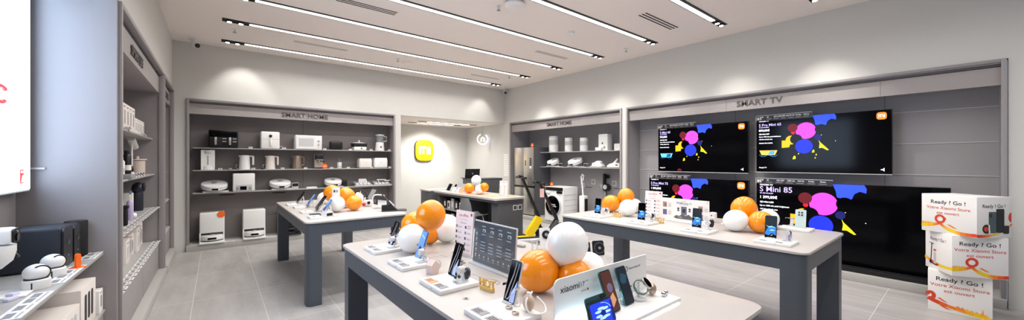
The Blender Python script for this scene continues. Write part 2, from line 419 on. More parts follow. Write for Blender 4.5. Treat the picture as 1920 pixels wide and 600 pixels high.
# ------------------------------------------------------------------ ceiling fittings
STRIP_Y = [7.62, 6.48, 5.46, 4.38, 3.30, 2.24, 1.18]
SN = ['nearest the back wall', 'second from the back wall', 'third from the back wall', 'fourth from the back wall', 'fifth from the back wall', 'sixth from the back wall', 'passing out of frame at top right']
SX0, SX1 = 0.06, 5.73
def strip(y, i):
    t = thing('linear_ceiling_light', 'long white linear light with black channel, ' + SN[i], 'ceiling light', (SX0, y, ZC), 0, 'linear lights in the ceiling')
    L = SX1 - SX0
    obj('channel', MB().box((L / 2, 0, -0.004), (L, 0.10, 0.008), BLACKM).box((L / 2, 0.048, -0.012), (L, 0.004, 0.016), BLACKM), t)
    obj('diffuser', MB().box((L / 2, 0.016, -0.011), (L - 0.62, 0.056, 0.008), LED), t)
    for x in (0.08, 0.21, L - 0.21, L - 0.08):
        s = obj('spot_module', MB().cyl((x, 0, -0.016), 0.032, 0.026, BLACKM, n=20, bev=0.003), t)
        obj('lens', MB().cyl((x, 0, -0.031), 0.026, 0.006, SPOTE, n=20), s)
    return t
s0 = strip(STRIP_Y[0], 0)
for i, y in enumerate(STRIP_Y[1:], 1):
    dup(s0, (SX0, y, ZC), 0, 'long white linear light with black channel, ' + SN[i])

def vent(px, py, L, wd, label, n=3, dark=True):
    x, y, z = oz(px, py, ZC)
    m = MB(); m.box((0, 0, -0.002), (L, wd, 0.004), CEIL)
    t = thing('ceiling_vent', label, 'air vent', (x, y, ZC), 0, 'slot vents in the ceiling')
    obj('frame', m, t)
    for k in range(n):
        obj('slot', MB().box((0, (k - (n - 1) / 2) * wd / n, -0.0045), (L - 0.02, wd / n * 0.42, 0.003), BLACKM if dark else GREYP), t)
for a in [(1236, 40, 0.88, 0.15, 'dark three slot ceiling vent beside the strip near the right wall', 3, True),
          (690, 12, 0.75, 0.15, 'dark slot ceiling vent near the top edge left of centre', 3, True),
          (1035, 103, 0.82, 0.10, 'thin slot ceiling vent between third and fourth strips at right', 3, False),
          (603, 86, 0.85, 0.09, 'thin slot ceiling vent between the two rear strips at left', 2, False),
          (910, 144, 0.80, 0.09, 'thin slot ceiling vent between the two rear strips at right', 2, False)]: vent(*a)
def sprinkler_mesh():
    m = MB(); m.cyl((0, 0, -0.004), 0.035, 0.008, WHITE); m.cyl((0, 0, -0.028), 0.008, 0.05, CHROME, n=10)
    m.box((0, 0, -0.045), (0.03, 0.004, 0.025), CHROME); m.cyl((0, 0, -0.058), 0.026, 0.003, GREYP, n=16)
    return m.mesh('sprinkler')
SPM = sprinkler_mesh()
for px, py, lb in [(440, 57, 'small sprinkler head between the two rear strips at left'), (935, 14, 'small sprinkler head left of the round access point'),
                   (1174, 94, 'small sprinkler head near the right wall'), (746, 113, 'small sprinkler head beside the flat round plate'), (955, 145, 'small sprinkler head near the back right corner'),]:
    p = oz(px, py - 3, ZC); solo('sprinkler_head', SPM, lb, 'sprinkler', p, 0, 'ceiling sprinklers')
p = oz(965, 5, ZC)
t = thing('access_point', 'white domed round access point on the ceiling near the top edge', 'access point', p)
obj('base', MB().cyl((0, 0, -0.008), 0.12, 0.016, GREYP, n=36), t)
obj('dome', MB().lathe((0, 0, 0), [(0.125, -0.012), (0.13, -0.03), (0.12, -0.045), (0.08, -0.062), (0, -0.07)], WHITE, n=36), t)
p = oz(1071, 60, ZC)
t = thing('smoke_detector', 'small white round smoke detector between two strips', 'smoke detector', p)
obj('base', MB().cyl((0, 0, -0.006), 0.055, 0.012, WHITE), t); obj('cap', MB().lathe((0, 0, 0), [(0.045, -0.01), (0.045, -0.03), (0.03, -0.04), (0, -0.042)], WHITE), t)
p = oz(762, 117, ZC)
solo('ceiling_plate', MB().lathe((0, 0, 0), [(0.11, 0), (0.11, -0.012), (0.09, -0.025), (0, -0.028)], CEIL), 'flat pale round plate on the ceiling near the rear strip', 'ceiling plate', p)
def seccam(loc, aim, label):
    t = thing('security_camera', label, 'security camera', loc)
    obj('mount', MB().cyl((0, 0, -0.01), 0.045, 0.02, WHITE).cyl((0, 0, -0.05), 0.014, 0.08, WHITE), t)
    b = obj('camera_body', MB().cyl((0.03, -0.04, -0.10), 0.045, 0.12, WHITE, rot=(0, math.radians(110), aim), bev=0.01), t)
    d = Vector((math.cos(aim) * math.sin(math.radians(110)), math.sin(aim) * math.sin(math.radians(110)), math.cos(math.radians(110))))
    c = Vector((0.03, -0.04, -0.10)) + d * 0.062
    obj('lens', MB().cyl(c, 0.036, 0.012, BLACK, rot=(0, math.radians(110), aim)), b)
seccam((oz(362, 75, ZC)[0], 7.85, ZC), math.radians(-60), 'white security camera with black lens, high in the left back corner')
seccam((6.12, 7.98, ZC - 0.0), math.radians(-130), 'small dark security camera, high in the right back corner')

# alcove: track lights, yellow sign, hanging ring
for (y, a, b, lb) in ((9.35, 4.1, 5.9, 'thin black track light in the alcove ceiling, front one'), (9.75, 4.0, 5.6, 'thin black track light in the alcove ceiling, rear one')):
    t = thing('track_light', lb, 'ceiling light', (a, y - .35, UT), 0, 'track lights in the alcove')
    obj('channel', MB().box(((b - a) / 2, 0, -0.005), (b - a, 0.05, 0.01), BLACKM), t)
    obj('diffuser', MB().box(((b - a) / 2, 0, -0.012), (b - a - 0.5, 0.03, 0.008), em('track_diffuser', (255, 250, 244), 8.0)), t)
c0 = oy(796, 282, AY - 0.06); x0 = oy(779, 282, AY)[0]; x1 = oy(813, 282, AY)[0]; hh = oy(796, 262, AY)[2] - oy(796, 301, AY)[2]
t = thing('illuminated_wall_sign', 'glowing yellow rounded square sign with white mi lettering', 'sign', (c0[0], AY - 0.04, c0[2]))
ww = x1 - x0
def squircle(w, h, n=48, p=3.6): return [(w / 2 * math.copysign(abs(math.cos(a)) ** (2 / p), math.cos(a)), h / 2 * math.copysign(abs(math.sin(a)) ** (2 / p), math.sin(a))) for a in [2 * PI * i / n for i in range(n)]]
obj('casing', MB().prism(squircle(ww, hh), 0.06, mat('sign_edge_dark', (110, 80, 20), 0.5), c=(0, -0.02, 0)), t)
obj('face', MB().prism(squircle(ww * .98, hh * .98), 0.012, YLIT, c=(0, -0.034, 0)), t)
def mi_logo(m, c, w, mt, th=0.006):
    x, y, z = c; h = w * 0.62; s = w * 0.145
    # m: left stem, arch, middle stem ; i: single bar
    out = [(-w / 2, -h / 2), (-w / 2, h / 2), (w * .06, h / 2)] + [(w * .06 + (h * .42) * math.sin(a), h / 2 - h * .42 + h * .42 * math.cos(a)) for a in [math.radians(v) for v in range(10, 91, 16)]] + [(w * .06 + h * .42, -h / 2), (w * .06 + h * .42 - s, -h / 2), (w * .06 + h * .42 - s, h * .12), (w * .03, h * .27), (-w / 2 + s, h * .27), (-w / 2 + s, -h / 2)]
    m.prism(out, th, mt, c=(x, y, z)); m.box((x - w * .135, y + th / 2, z - h * .18), (s * .9, th, h * .62), mt); m.box((x + w / 2 - s / 2, y + th / 2, z), (s, th, h), mt)
m = MB(); mi_logo(m, (0, -0.044, 0), ww * 0.62, WLIT, 0.01); obj('lettering', m, t)
HY = 8.9
c0 = oy(905, 261, HY); r0 = (oy(905, 252, HY)[2] - oy(905, 271, HY)[2]) / 2
HL = mat('hanging_ring_light', (255, 255, 255), 0.4, emit=2.0, ecol=(225, 236, 255))
t = thing('hanging_sign', 'round white glowing ring sign hanging on a wire in the alcove', 'sign', c0, -0.6)
pts = [(r0 * math.cos(a), 0, r0 * math.sin(a)) for a in [math.radians(v) for v in range(115, 420, 12)]]
obj('ring', MB().tube(pts, 0.017, HL), t)
obj('symbol', MB().prism([(-.06, -.07), (-.06, .02), (0, .075), (.06, .02), (.06, -.07), (.03, -.07), (.03, .005), (0, .035), (-.03, .005), (-.03, -.07)], 0.02, HL), t)
obj('wire', MB().cyl((0, 0, (UT - c0[2] + r0) / 2), 0.003, UT - c0[2] - r0, GREYP, n=6), t)

# lamps
SPREAD = 150
def area(loc, sx, sy, e, col=(1, 0.975, 0.95), rot=(0, 0, 0)):
    l = bpy.data.lights.new('strip_lamp', 'AREA'); l.shape = 'RECTANGLE'; l.size = sx; l.size_y = sy; l.energy = e; l.color = col; l.spread = math.radians(128 if abs(loc[1] - 7.62) < .01 else SPREAD)
    o = bpy.data.objects.new('strip_lamp', l); COL.objects.link(o); o.location = loc; o.rotation_euler = rot; return o
def spot(loc, tgt, e, ang=60, blend=0.6, col=(1, 0.96, 0.91)):
    l = bpy.data.lights.new('wall_washer', 'SPOT'); l.energy = e; l.spot_size = math.radians(ang); l.spot_blend = blend; l.color = col; l.shadow_soft_size = 0.03
    o = bpy.data.objects.new('wall_washer', l); COL.objects.link(o); o.location = loc
    o.rotation_euler = (Vector(tgt) - Vector(loc)).to_track_quat('-Z', 'Y').to_euler()
for y in STRIP_Y + [0.1, -1.0]: area((2.9, y, ZC - 0.03), 5.0, 0.05, 30 if y > 7 else 53 if y > 3 else 34)
spot((0.36, 7.60, ZC - .04), (0.36, 8.13, 2.43), 26, 74, 0.7)
spot((5.50, 7.60, ZC - .04), (5.40, 8.13, 2.43), 26, 74, 0.7)
spot((1.9, 7.35, ZC - .04), (1.9, 8.6, 0.2), 8, 76, 0.9)
for y_, e_ in ((6.48, 110), (5.46, 60), (4.38, 90), (3.30, 80), (2.24, 80), (1.18, 110)): spot((5.66, y_, ZC - .04), (6.02, y_, 1.2), e_, 76, 0.85)
spot((4.9, 8.95, UT - .03), (4.75, 10.3, 1.2), 100, 80, 0.6)
area((4.9, 9.2, UT - 0.03), 1.3, 0.05, 36)

# ------------------------------------------------------------------ tables
TZ = 0.87
def table(x0, y0, x1, y1, label, leg=0.11, overh=0.012):
    t = thing('display_table', label, 'table', ((x0 + x1) / 2, (y0 + y1) / 2, 0)); W = x1 - x0; D = y1 - y0
    def slab(w, d, r, z0, z1, m):
        q = MB(); q.prism(rrect(w, d, r, 8), z1 - z0, m, c=(0, 0, z1), rot=(-PI / 2, 0, 0)); return q
    m = slab(W, D, 0.06, TZ - 0.018, TZ, TOP)
    bm = m.bm; ed = [e for e in bm.edges if abs(e.verts[0].co.z - e.verts[1].co.z) < 1e-5]
    bmesh.ops.bevel(bm, geom=ed, offset=0.004, segments=2, profile=0.5, affect='EDGES')
    obj('table_top', m, t)
    obj('shadow_gap', slab(W - 0.05, D - 0.05, 0.05, TZ - 0.024, TZ - 0.018, EDGE), t)
    a = 0.118; z0 = TZ - 0.024 - a; i = overh
    ap = MB()
    ap.box((0, -D / 2 + i + 0.02, z0 + a / 2), (W - 2 * i - 2 * leg, 0.04, a), APRON); ap.box((0, D / 2 - i - 0.02, z0 + a / 2), (W - 2 * i - 2 * leg, 0.04, a), APRON)
    ap.box((-W / 2 + i + 0.02, 0, z0 + a / 2), (0.04, D - 2 * i - 2 * leg, a), APRON); ap.box((W / 2 - i - 0.02, 0, z0 + a / 2), (0.04, D - 2 * i - 2 * leg, a), APRON)
    obj('apron', ap, t)
    for sx in (-1, 1):
        for sy in (-1, 1):
            pts = []
            # square leg with a rounded outer corner
            r = 0.05; Lg = leg
            pts = [(-Lg, 0), (-Lg, -Lg), (0, -Lg)] + [(-r + r * math.cos(b), -r + r * math.sin(b)) for b in [math.radians(v) for v in range(0, 91, 15)]]
            q = MB(); P = [(sx * (W / 2 - i + px), -sy * (D / 2 - i + py)) for px, py in pts]
            q.prism(P, z0 + a - 0.001, APRON, c=(0, 0, z0 + a - 0.001), rot=(-PI / 2, 0, 0))
            obj('leg', q, t)
    return t
table(0.735, 0.56, 1.872, 2.985, 'front display table with white top under the big balloons', leg=0.14)
table(0.705, 4.22, 1.79, 6.63, 'rear left display table with white top beside the back wall unit', leg=0.14)
table(3.12, 0.69, 4.30, 3.0, 'right display table with white top in front of the televisions', leg=0.15)

# ------------------------------------------------------------------ balloons
def balloon_mesh(m, r):
    b = MB(); n = 36
    prof = [(r * math.sin(a) * (1 - 0.06 * max(0, -math.cos(a)) ** 1.5), r * (-math.cos(a)) * (1.04 if math.cos(a) < 0 else 1.10)) for a in [PI * i / 24 for i in range(25)]]
    prof = [(max(0, x), z) for x, z in prof]; b.lathe((0, 0, 0), prof, m, n=n); return b.mesh('balloon')
def knot_mesh(m, r):
    b = MB(); b.lathe((0, 0, -r * 1.10), [(0, 0.012), (0.010, 0.006), (0.005, -0.004), (0.012, -0.016), (0.0, -0.012)], m, n=14); return b.mesh('knot')
_bm = {}
def balloon(px, py, rpx, color, label, group, rest=True, r=None, tilt=(0, 0), z=TZ):
    """centre pixel and half height in pixels; a resting balloon touches the surface below it"""
    if rest:
        d = (H - z) * F / (py - Y0 + rpx); r = rpx * d / F
    else:
        d = min(r * F / rpx, (H - z) * F / (py - Y0 + rpx) if py + rpx > Y0 else 99); r = rpx * d / F
    m = BORANGE if color == 'o' else BWHITE
    k = (color, round(r, 3))
    if k not in _bm: _bm[k] = (balloon_mesh(m, k[1]), knot_mesh(m, k[1]))
    v = ray(px, py); loc = (v[0] * d, v[1] * d, H + v[2] * d)
    if rest or loc[2] < z + k[1] * 1.05: loc = (loc[0], loc[1], z + k[1] * 1.05)
    t = thing('balloon', label, 'balloon', loc, 0, group); t.rotation_euler = (tilt[0], tilt[1], 0)
    obj('latex', _bm[k][0], t); obj('knot', _bm[k][1], t)
    return t
G1 = 'balloon cluster at the far end of the front table'
balloon(774, 448, 27, 'w', 'white balloon beside the blue phone on the front table', G1, tilt=(1.2, 1.1))
balloon(837, 429, 26, 'w', 'white balloon left of the paper offer stand on the front table', G1, tilt=(1.0, -1.1))
balloon(808, 403, 27.5, 'o', 'orange balloon on top of the left cluster on the front table', G1, False, 0.103, tilt=(0.2, 0.1))
balloon(778, 421, 23, 'o', 'orange balloon mostly hidden behind the left cluster', G1, False, 0.102, tilt=(0.5, 1.2))
balloon(806, 440, 18, 'o', 'orange balloon low between two white ones on the front table', G1, tilt=(0.9, 0.2))
G2 = 'balloon cluster behind the white phone sign'
balloon(1010, 509, 38.5, 'o', 'largest orange balloon in the middle of the front table', G2, tilt=(0.6, 1.0))
balloon(1064, 456, 39, 'w', 'big white balloon at the top of the middle cluster', G2, False, 0.100, tilt=(0.3, 0.2))
balloon(1078, 520, 32, 'o', 'orange balloon half hidden behind the white phone sign', G2, False, 0.088, tilt=(0.9, -0.4))
balloon(1104, 505, 31, 'w', 'white balloon low behind the phone sign, right of the cluster', G2, False, 0.098, tilt=(0.9, -1.0))
G3 = 'balloon cluster on the rear left table'
balloon(648, 368, 16.5, 'o', 'orange balloon at upper right of the rear left cluster', G3, False, 0.118, tilt=(0.2, -0.2))
balloon(623, 362, 15, 'o', 'orange balloon behind the small card on the rear left table', G3, False, 0.108, tilt=(0.2, 0.3))
balloon(664, 381, 14, 'o', 'orange balloon at lower right of the rear left cluster', G3, tilt=(1.0, -1.0))
balloon(631, 383, 15, 'w', 'white balloon in front of the rear left cluster', G3, tilt=(1.2, 0.2))
balloon(607, 372, 11, 'w', 'white balloon behind the phones on the rear left table', G3, False, 0.088, tilt=(1, 1))
balloon(669, 373, 12, 'w', 'white balloon tucked behind the lower right orange balloon', G3, False, 0.095, tilt=(1, -1))
G4 = 'balloon cluster at the far end of the right table'
balloon(1146, 382, 15.5, 'o', 'orange balloon at the left of the far cluster on the right table', G4, tilt=(1.0, 1.0))
balloon(1174, 368, 15, 'o', 'orange balloon at the top of the far cluster on the right table', G4, False, 0.098, tilt=(0.2, -0.2))
balloon(1178, 390, 15.5, 'w', 'white balloon in front of the far cluster on the right table', G4, tilt=(1.0, 0.4))
balloon(1190, 386, 13, 'w', 'white balloon mostly hidden behind the far cluster', G4, False, 0.098, tilt=(1.0, -1.0))
G5 = 'balloon cluster in the middle of the right table'
balloon(1395, 391, 22, 'o', 'orange balloon at the top of the middle cluster on the right table', G5, False, 0.109, tilt=(0.2, 0.1))
balloon(1380, 414, 20, 'w', 'white balloon at the left of the middle cluster on the right table', G5, tilt=(1.0, 0.9))
balloon(1427, 417, 20.5, 'o', 'orange balloon behind the phone on the right table', G5, tilt=(1.0, -0.6))
balloon(1440, 411, 18, 'w', 'white balloon behind the orange one on the right table', G5, False, 0.103, tilt=(1.0, -1.0))

# ------------------------------------------------------------------ phones, watches and their plinths
PLG = 'display plinths on the tables'
def plinth(loc, rz, label, w=0.235, d=0.22, cards=1, watch=True, cols=(MIDTXT, MIDTXT), holder=True, px=-0.05):
    t = thing('display_plinth', label, 'display stand', loc, rz, PLG); h = 0.02
    obj('base', MB().box((0, 0, h / 2), (w, d, h), WHITE, bev=0.002), t)
    if cards:
        for k, x in enumerate((-w * .22, w * .22)):
            c = MB(); c.box((x, -d * .33, h + 0.001), (w * .34, d * .2, 0.002), cols[k])
            for q in range(4): c.box((x - w * .05 + .004 * (q % 2), -d * .33 + d * .07 - q * d * .045, h + 0.0025), (w * .18, .0025, .001), DKTXT if q else WHITE)
            obj('info_card', c, t)
        obj('edge_sensor', MB().cyl((w * .1, -d / 2 - .001, h / 2), .003, .003, GREYP, rot=(PI / 2, 0, 0), n=10), t)
    if holder:
        m = MB(); x = px; m.box((x, .08, h + .003), (.055, .05, .006), WACR, bev=.001)
        m.box((x, .097, h + .04), (.026, .005, .075), WACR, rot=(-.34, 0, 0)); m.box((x - .043, .084, h + .07), (.005, .026, .010), CHROME); m.box((x + .043, .084, h + .07), (.005, .026, .010), CHROME)
        m.box((x, .098, h + .07), (.09, .004, .006), CHROME)
        obj('phone_holder', m, t)
        m = MB(); m.tube([(x, .06, h + .02), (x + .03, .085, h + .05), (x + .06, .09, h + .03), (x + .07, .075, h + .006), (x + .05, .06, h + .004)], .0022, LGREY, n=6); obj('cable', m, t)
    if watch:
        m = MB(); m.box((w * .26, .03, h + .002), (.05, .06, .004), WACR); m.box((w * .26, .045, h + .035), (.012, .006, .065), WACR); m.cyl((w * .26, .03, h + .062), .019, .03, WACR, rot=(PI / 2, 0, 0), n=16)
        obj('watch_stand', m, t)
    return t
def phone(loc, rz, lean, style, body, label, w=0.079, hh=0.172, back=False, z0=0.0):
    t = thing('smartphone', label, 'phone', loc, rz, 'smartphones on the tables'); t.rotation_euler = (-lean, 0, rz)
    cz = hh / 2 + z0
    obj('body', MB().rr((0, 0.004, cz), w, hh, 0.008, 0.009, body), t)
    s = MB(); sw, sh = w - .005, hh - .005; y = -.0006
    if back:
        s.rr((0, y, cz + hh * .27), w * .62, w * .55, 0.003, 0.008, MINT if body == MINT else BLACK)
        for a in (-1, 1):
            for b in (-1, 1): s.cyl((a * .011, y - .003, cz + hh * .27 + b * .011), .0075, .003, BLACK, rot=(PI / 2, 0, 0), n=16)
        obj('camera_cluster', s, t); return t
    s.rr((0, y, cz), sw, sh, 0.0012, 0.008, GLASSB)
    P = lambda pts, m, k=0: s.prism([(x * sw / 2, cz + z * sh / 2) for x, z in pts], 0.0004, m, c=(0, y - .0008 - k * .0003, 0))
    if style == 'blue':
        P([(-.96, -.5), (-.4, -.02), (.1, -.1), (.5, .08), (.96, .02), (.96, -.75), (.3, -.55), (-.3, -.8), (-.96, -.72)], em('screen_azure', (28, 104, 178), .7))
        P([(-.9, .12), (-.3, .02), (.2, .1), (.9, -.1), (.3, -.02), (-.2, -.1)], em('screen_sky', (130, 186, 226), .65), 1)
        P([(-.3, -.35), (.2, -.2), (.9, -.3), (.3, -.36)], em('screen_sky', (130, 186, 226), .65), 1)
    elif style == 'silver':
        P([(.05, -.95), (.15, -.5), (.5, -.25), (.9, .1), (.9, -.95)], em('screen_lilac', (142, 160, 214), .8))
        P([(-.85, -.9), (-.5, -.2), (-.1, .35), (.05, .95), (.18, .95), (.05, .3), (-.3, -.25), (-.65, -.9)], em('screen_silver', (122, 118, 128), .6), 1)
        P([(-.2, -.9), (.0, -.4), (.3, .1), (.6, .9), (.7, .9), (.42, .05), (.12, -.45), (-.08, -.9)], em('screen_silver', (122, 118, 128), .6), 2)
    elif style == 'ice':
        P([(-.98, -.98), (-.98, .98), (.98, .98), (.98, -.98)], em('screen_ice', (92, 132, 196), .7))
        P([(-.8, -.6), (-.2, -.1), (.5, -.25), (.8, -.7), (0, -.8)], em('screen_deep', (30, 44, 84), .6), 1)
        P([(-.6, .6), (.7, .4), (.7, .5), (-.6, .75)], em('screen_sky', (130, 186, 226), .65), 1)
    elif style == 'warm':
        P([(-.98, -.98), (-.98, .98), (.98, .98), (.98, -.98)], em('screen_brown', (70, 34, 26), .6))
        s.prism(circ(.004, cz + .012, .018), .0004, em('screen_orb', (96, 84, 110), .7), c=(0, y - .0012, 0))
        P([(-.6, -.35), (.4, -.1), (.7, -.5), (-.2, -.8)], em('screen_amber', (186, 136, 100), .6), 1)
    elif style == 'night':
        P([(-.98, -.98), (-.98, .98), (.98, .98), (.98, -.98)], em('screen_night', (8, 20, 32), .6))
        P([(-.9, .3), (-.4, .7), (.8, .5), (.3, .1), (-.5, .1)], em('screen_dusk', (24, 58, 78), .6), 1)
    obj('screen', s, t); return t
def watch(loc, rz, label, strap, case, shape='round', r=0.021, lean=0.35):
    t = thing('smart_watch', label, 'watch', loc, rz, 'smart watches on the tables'); t.rotation_euler = (-lean, 0, rz)
    pts = [(0, .028 + .028 * math.cos(a), .032 * math.sin(a)) for a in [2 * PI * i / 20 for i in range(20)]]
    m = MB()
    for i in range(20):
        a, b = pts[i], pts[(i + 1) % 20]
        c = [(a[k] + b[k]) / 2 for k in range(3)]; L = math.dist(a, b); m.box(c, (.02, L * 1.15, .0035), strap, rot=(math.atan2(b[2] - a[2], b[1] - a[1]), 0, 0))
    obj('strap', m, t)
    if shape == 'round': c = MB().cyl((0, -.004, 0), r, .011, case, rot=(PI / 2, 0, 0), n=28, bev=.002); d = MB().cyl((0, -.0105, 0), r * .86, .002, GLASSB, rot=(PI / 2, 0, 0), n=28)
    else: c = MB().rr((0, -.004, 0), r * 1.7, r * 2.1, .011, .008, case); d = MB().rr((0, -.0105, 0), r * 1.5, r * 1.9, .002, .007, GLASSB); d.prism([(-.004, .009), (.006, .008), (.0, -.002), (.007, -.01), (-.006, -.009), (-.002, 0)], .0005, em('watch_face', (220, 220, 225), .6), c=(0, -.0122, 0))
    obj('case', c, t); obj('dial', d, t); return t
def buds(loc, label, m, rz=0):
    t = thing('earbuds_case', label, 'earbuds', loc, rz)
    obj('case', MB().sph((0, 0, .018), (.026, .02, .018), m), t)
    for k in (-1, 1):
        obj('earbud', MB().sph((.045 * k, -.02, .009), (.008, .007, .009), m, n=12).cyl((.045 * k, -.024, .006), .003, .02, m, rot=(PI / 2, 0, 0), n=8), t)
    return t
FR = FACE_RIGHT
ZT = TZ + 0.0005; ZP = ZT + 0.0205
# front table: four plinths along the left edge
ys = [2.60, 2.13, 1.665, 1.19]
plinth((.93, ys[0], ZT), FR, 'white plinth with two grey cards, farthest on the front table')
plinth((.93, ys[1], ZT), FR, 'white plinth with two cards under the blue phone on the front table')
plinth((.925, ys[2], ZT), FR, 'white plinth with an orange card on the front table', cols=(mat('print_peach', (226, 150, 110), .6), MIDTXT))
plinth((.905, ys[3], ZT), FR, 'white plinth with two cards, nearest on the front table', watch=False)
phone((.985, ys[0] + .05, ZP), FR, .34, 'silver', BLACK, 'tilted black phone with glossy screen, farthest along the front table edge')
phone((.985, ys[1] + .05, ZP), FR, .34, 'ice', BLUEP, 'pale blue phone tilted beside a white balloon on the front table')
phone((.972, ys[2] + .06, ZP), FR, .30, 'silver', BLACK, 'black phone with silver streaked screen beside a dark earbud case')
phone((.975, ys[3] + .05, ZP), FR, .28, 'silver', LGREY, 'silver edged phone with lilac streaked screen beside the sand coloured pod', w=.076, hh=.182)
watch((.985, ys[0] - .062, ZP + .045), FR, 'white watch on a clear stand, farthest plinth of the front table', WACR, LGREY)
def coil(loc, label):
    m = MB(); m.tube([(.035 * math.cos(a), .022 * math.sin(a), .004 + .0015 * i) for i, a in enumerate([2 * PI * k / 10 for k in range(22)])], .0028, WHITE, n=6)
    m.tube([(.03, 0, .02), (.02, .01, .05), (-.01, .01, .055), (-.03, 0, .02)], .0028, WHITE, n=6); return solo('cable_coil', m, label, 'cable', loc)
coil((1.03, ys[0] - .16, ZT), 'white cable coiled on the front table beside the farthest plinth')
t = thing('smart_glasses', 'clear framed glasses beside the blue phone on the front table', 'glasses', (1.0, ys[1] - .07, ZP), FR)
for k in (-1, 1):
    obj('lens_rim', MB().tube([(k * .032 + .024 * math.cos(a), -.02, .03 + .018 * math.sin(a)) for a in [2 * PI * i / 16 for i in range(16)]], .0022, LGREY, closed=True, n=6), t)
    obj('temple_arm', MB().tube([(k * .058, -.02, .038), (k * .06, .06, .038), (k * .058, .1, .022)], .002, LGREY, n=6), t)
obj('stand', MB().box((0, 0, .003), (.05, .05, .006), WACR).box((0, -.012, .02), (.008, .005, .035), WACR), t)
t = thing('bracelet_stand', 'folded pale pink stand with a band between two plinths', 'stand', (.945, 1.885, ZT), .3)
obj('folded_block', MB().prism([(-.025, 0), (.02, 0), (.03, .05), (-.005, .075), (-.032, .05)], .05, mat('blush_plastic', (224, 200, 190), .4), c=(0, -.025, 0)), t)
obj('band', MB().tube([(.03 + .03 * math.cos(a), 0, .035 + .03 * math.sin(a)) for a in [2 * PI * i / 16 for i in range(16)]], .003, WACR, closed=True, n=6), t)
t = thing('earbuds_case', 'dark navy oval earbud case standing beside the streaked black phone', 'earbuds', (1.0, ys[2] - .05, ZP), FR)
obj('case', MB().sph((0, 0, .033), (.026, .016, .031), mat('navy_gloss', (40, 44, 62), .2, coat=.5), rot=(-.2, 0, 0)), t)
for k in (0, 1): obj('earbud', MB().sph((-.045 + .0 * k, -.02 - .022 * k, .010), (.009, .008, .01), mat('navy_gloss', (40, 44, 62), .2), n=14), t)
solo('clear_earbuds', MB().sph((-.012, 0, .009), .009, CLEAR, n=14).sph((.014, 0, .009), .009, CLEAR, n=14).cyl((0, 0, .003), .006, .006, CLEAR), 'pair of clear earbud holders at the front of the dark case', 'holder', (.93, ys[2] - .055, ZP), FR)
solo('cable', MB().tube(cat([(1.02, ys[2] - .03, ZP + .01), (1.06, ys[2] - .02, ZT + .03), (1.1, ys[2] - .06, ZT + .012), (1.15, ys[2] - .12, ZT + .004), (1.11, ys[2] - .16, ZT + .004)]), .0028, LGREY, n=6), 'thin grey cable trailing behind the dark earbud case', 'cable')
t = thing('earbuds_case', 'sand coloured egg shaped pod standing on the nearest plinth', 'earbuds', (.985, ys[3] - .07, ZP), FR)
obj('case', MB().sph((0, 0, .036), (.027, .023, .035), SAND), t)
obj('loop_stand', MB().tube(cat([(0, .02, .075), (.012, -.024, .05), (.03, -.028, .015), (.05, .0, .004), (.055, .04, .004), (.03, .06, .02), (.0, .045, .05)]), .004, WHITE, n=8).cyl((0, .0, .073), .007, .008, WHITE, n=12), t)
t = thing('earphones', 'pair of bronze clip earphones lying on the nearest plinth', 'earphones', (.93, ys[3] - .03, ZP), FR)
for k, (x, y) in enumerate(((-.03, .01), (.03, -.005))):
    obj('ear_clip', MB().tube([(x + .014 * math.cos(a), y + .010 * math.sin(a), .006) for a in [2 * PI * i / 14 for i in range(14)]], .0035, BRONZE, closed=True, n=8).sph((x + .014, y, .008), .006, BRONZE, n=12), t)
for px_, py_, lb in ((761, 470, 'small round cable grommet in the front table behind the farthest plinth'), (874, 560, 'small round cable grommet in the front table between the two nearest plinths'), (1247, 548, 'small metal grommet in the front table right of the white phone sign')):
    p = oz(px_, py_, ZT); solo('cable_grommet', MB().cyl((0, 0, .001), .014, .002, STEEL).cyl((0, 0, .0022), .008, .001, BLACK), lb, 'grommet', p)
def hot(loc, rz, label, m):
    t = thing('letter_stand', label, 'letter sign', loc, rz); obj('base', MB().box((0, 0, .009), (.085, .022, .018), m, bev=.002), t)
    g = MB(); g.text('HOT', (0, 0, .018), .052, m, ext=.004, align='CENTER', bold=.001); obj('lettering', g, t)
hot((1.025, 1.47, ZT), FR + .15, 'amber acrylic letters reading HOT on the front table', YACR)
hot((3.49, 2.47, ZT), FR, 'amber acrylic letters reading HOT under the far orange balloon on the right table', YACR)
hot((3.50, 1.97, ZT), FR, 'amber acrylic letters reading HOT beside the offer stand on the right table', YACR)

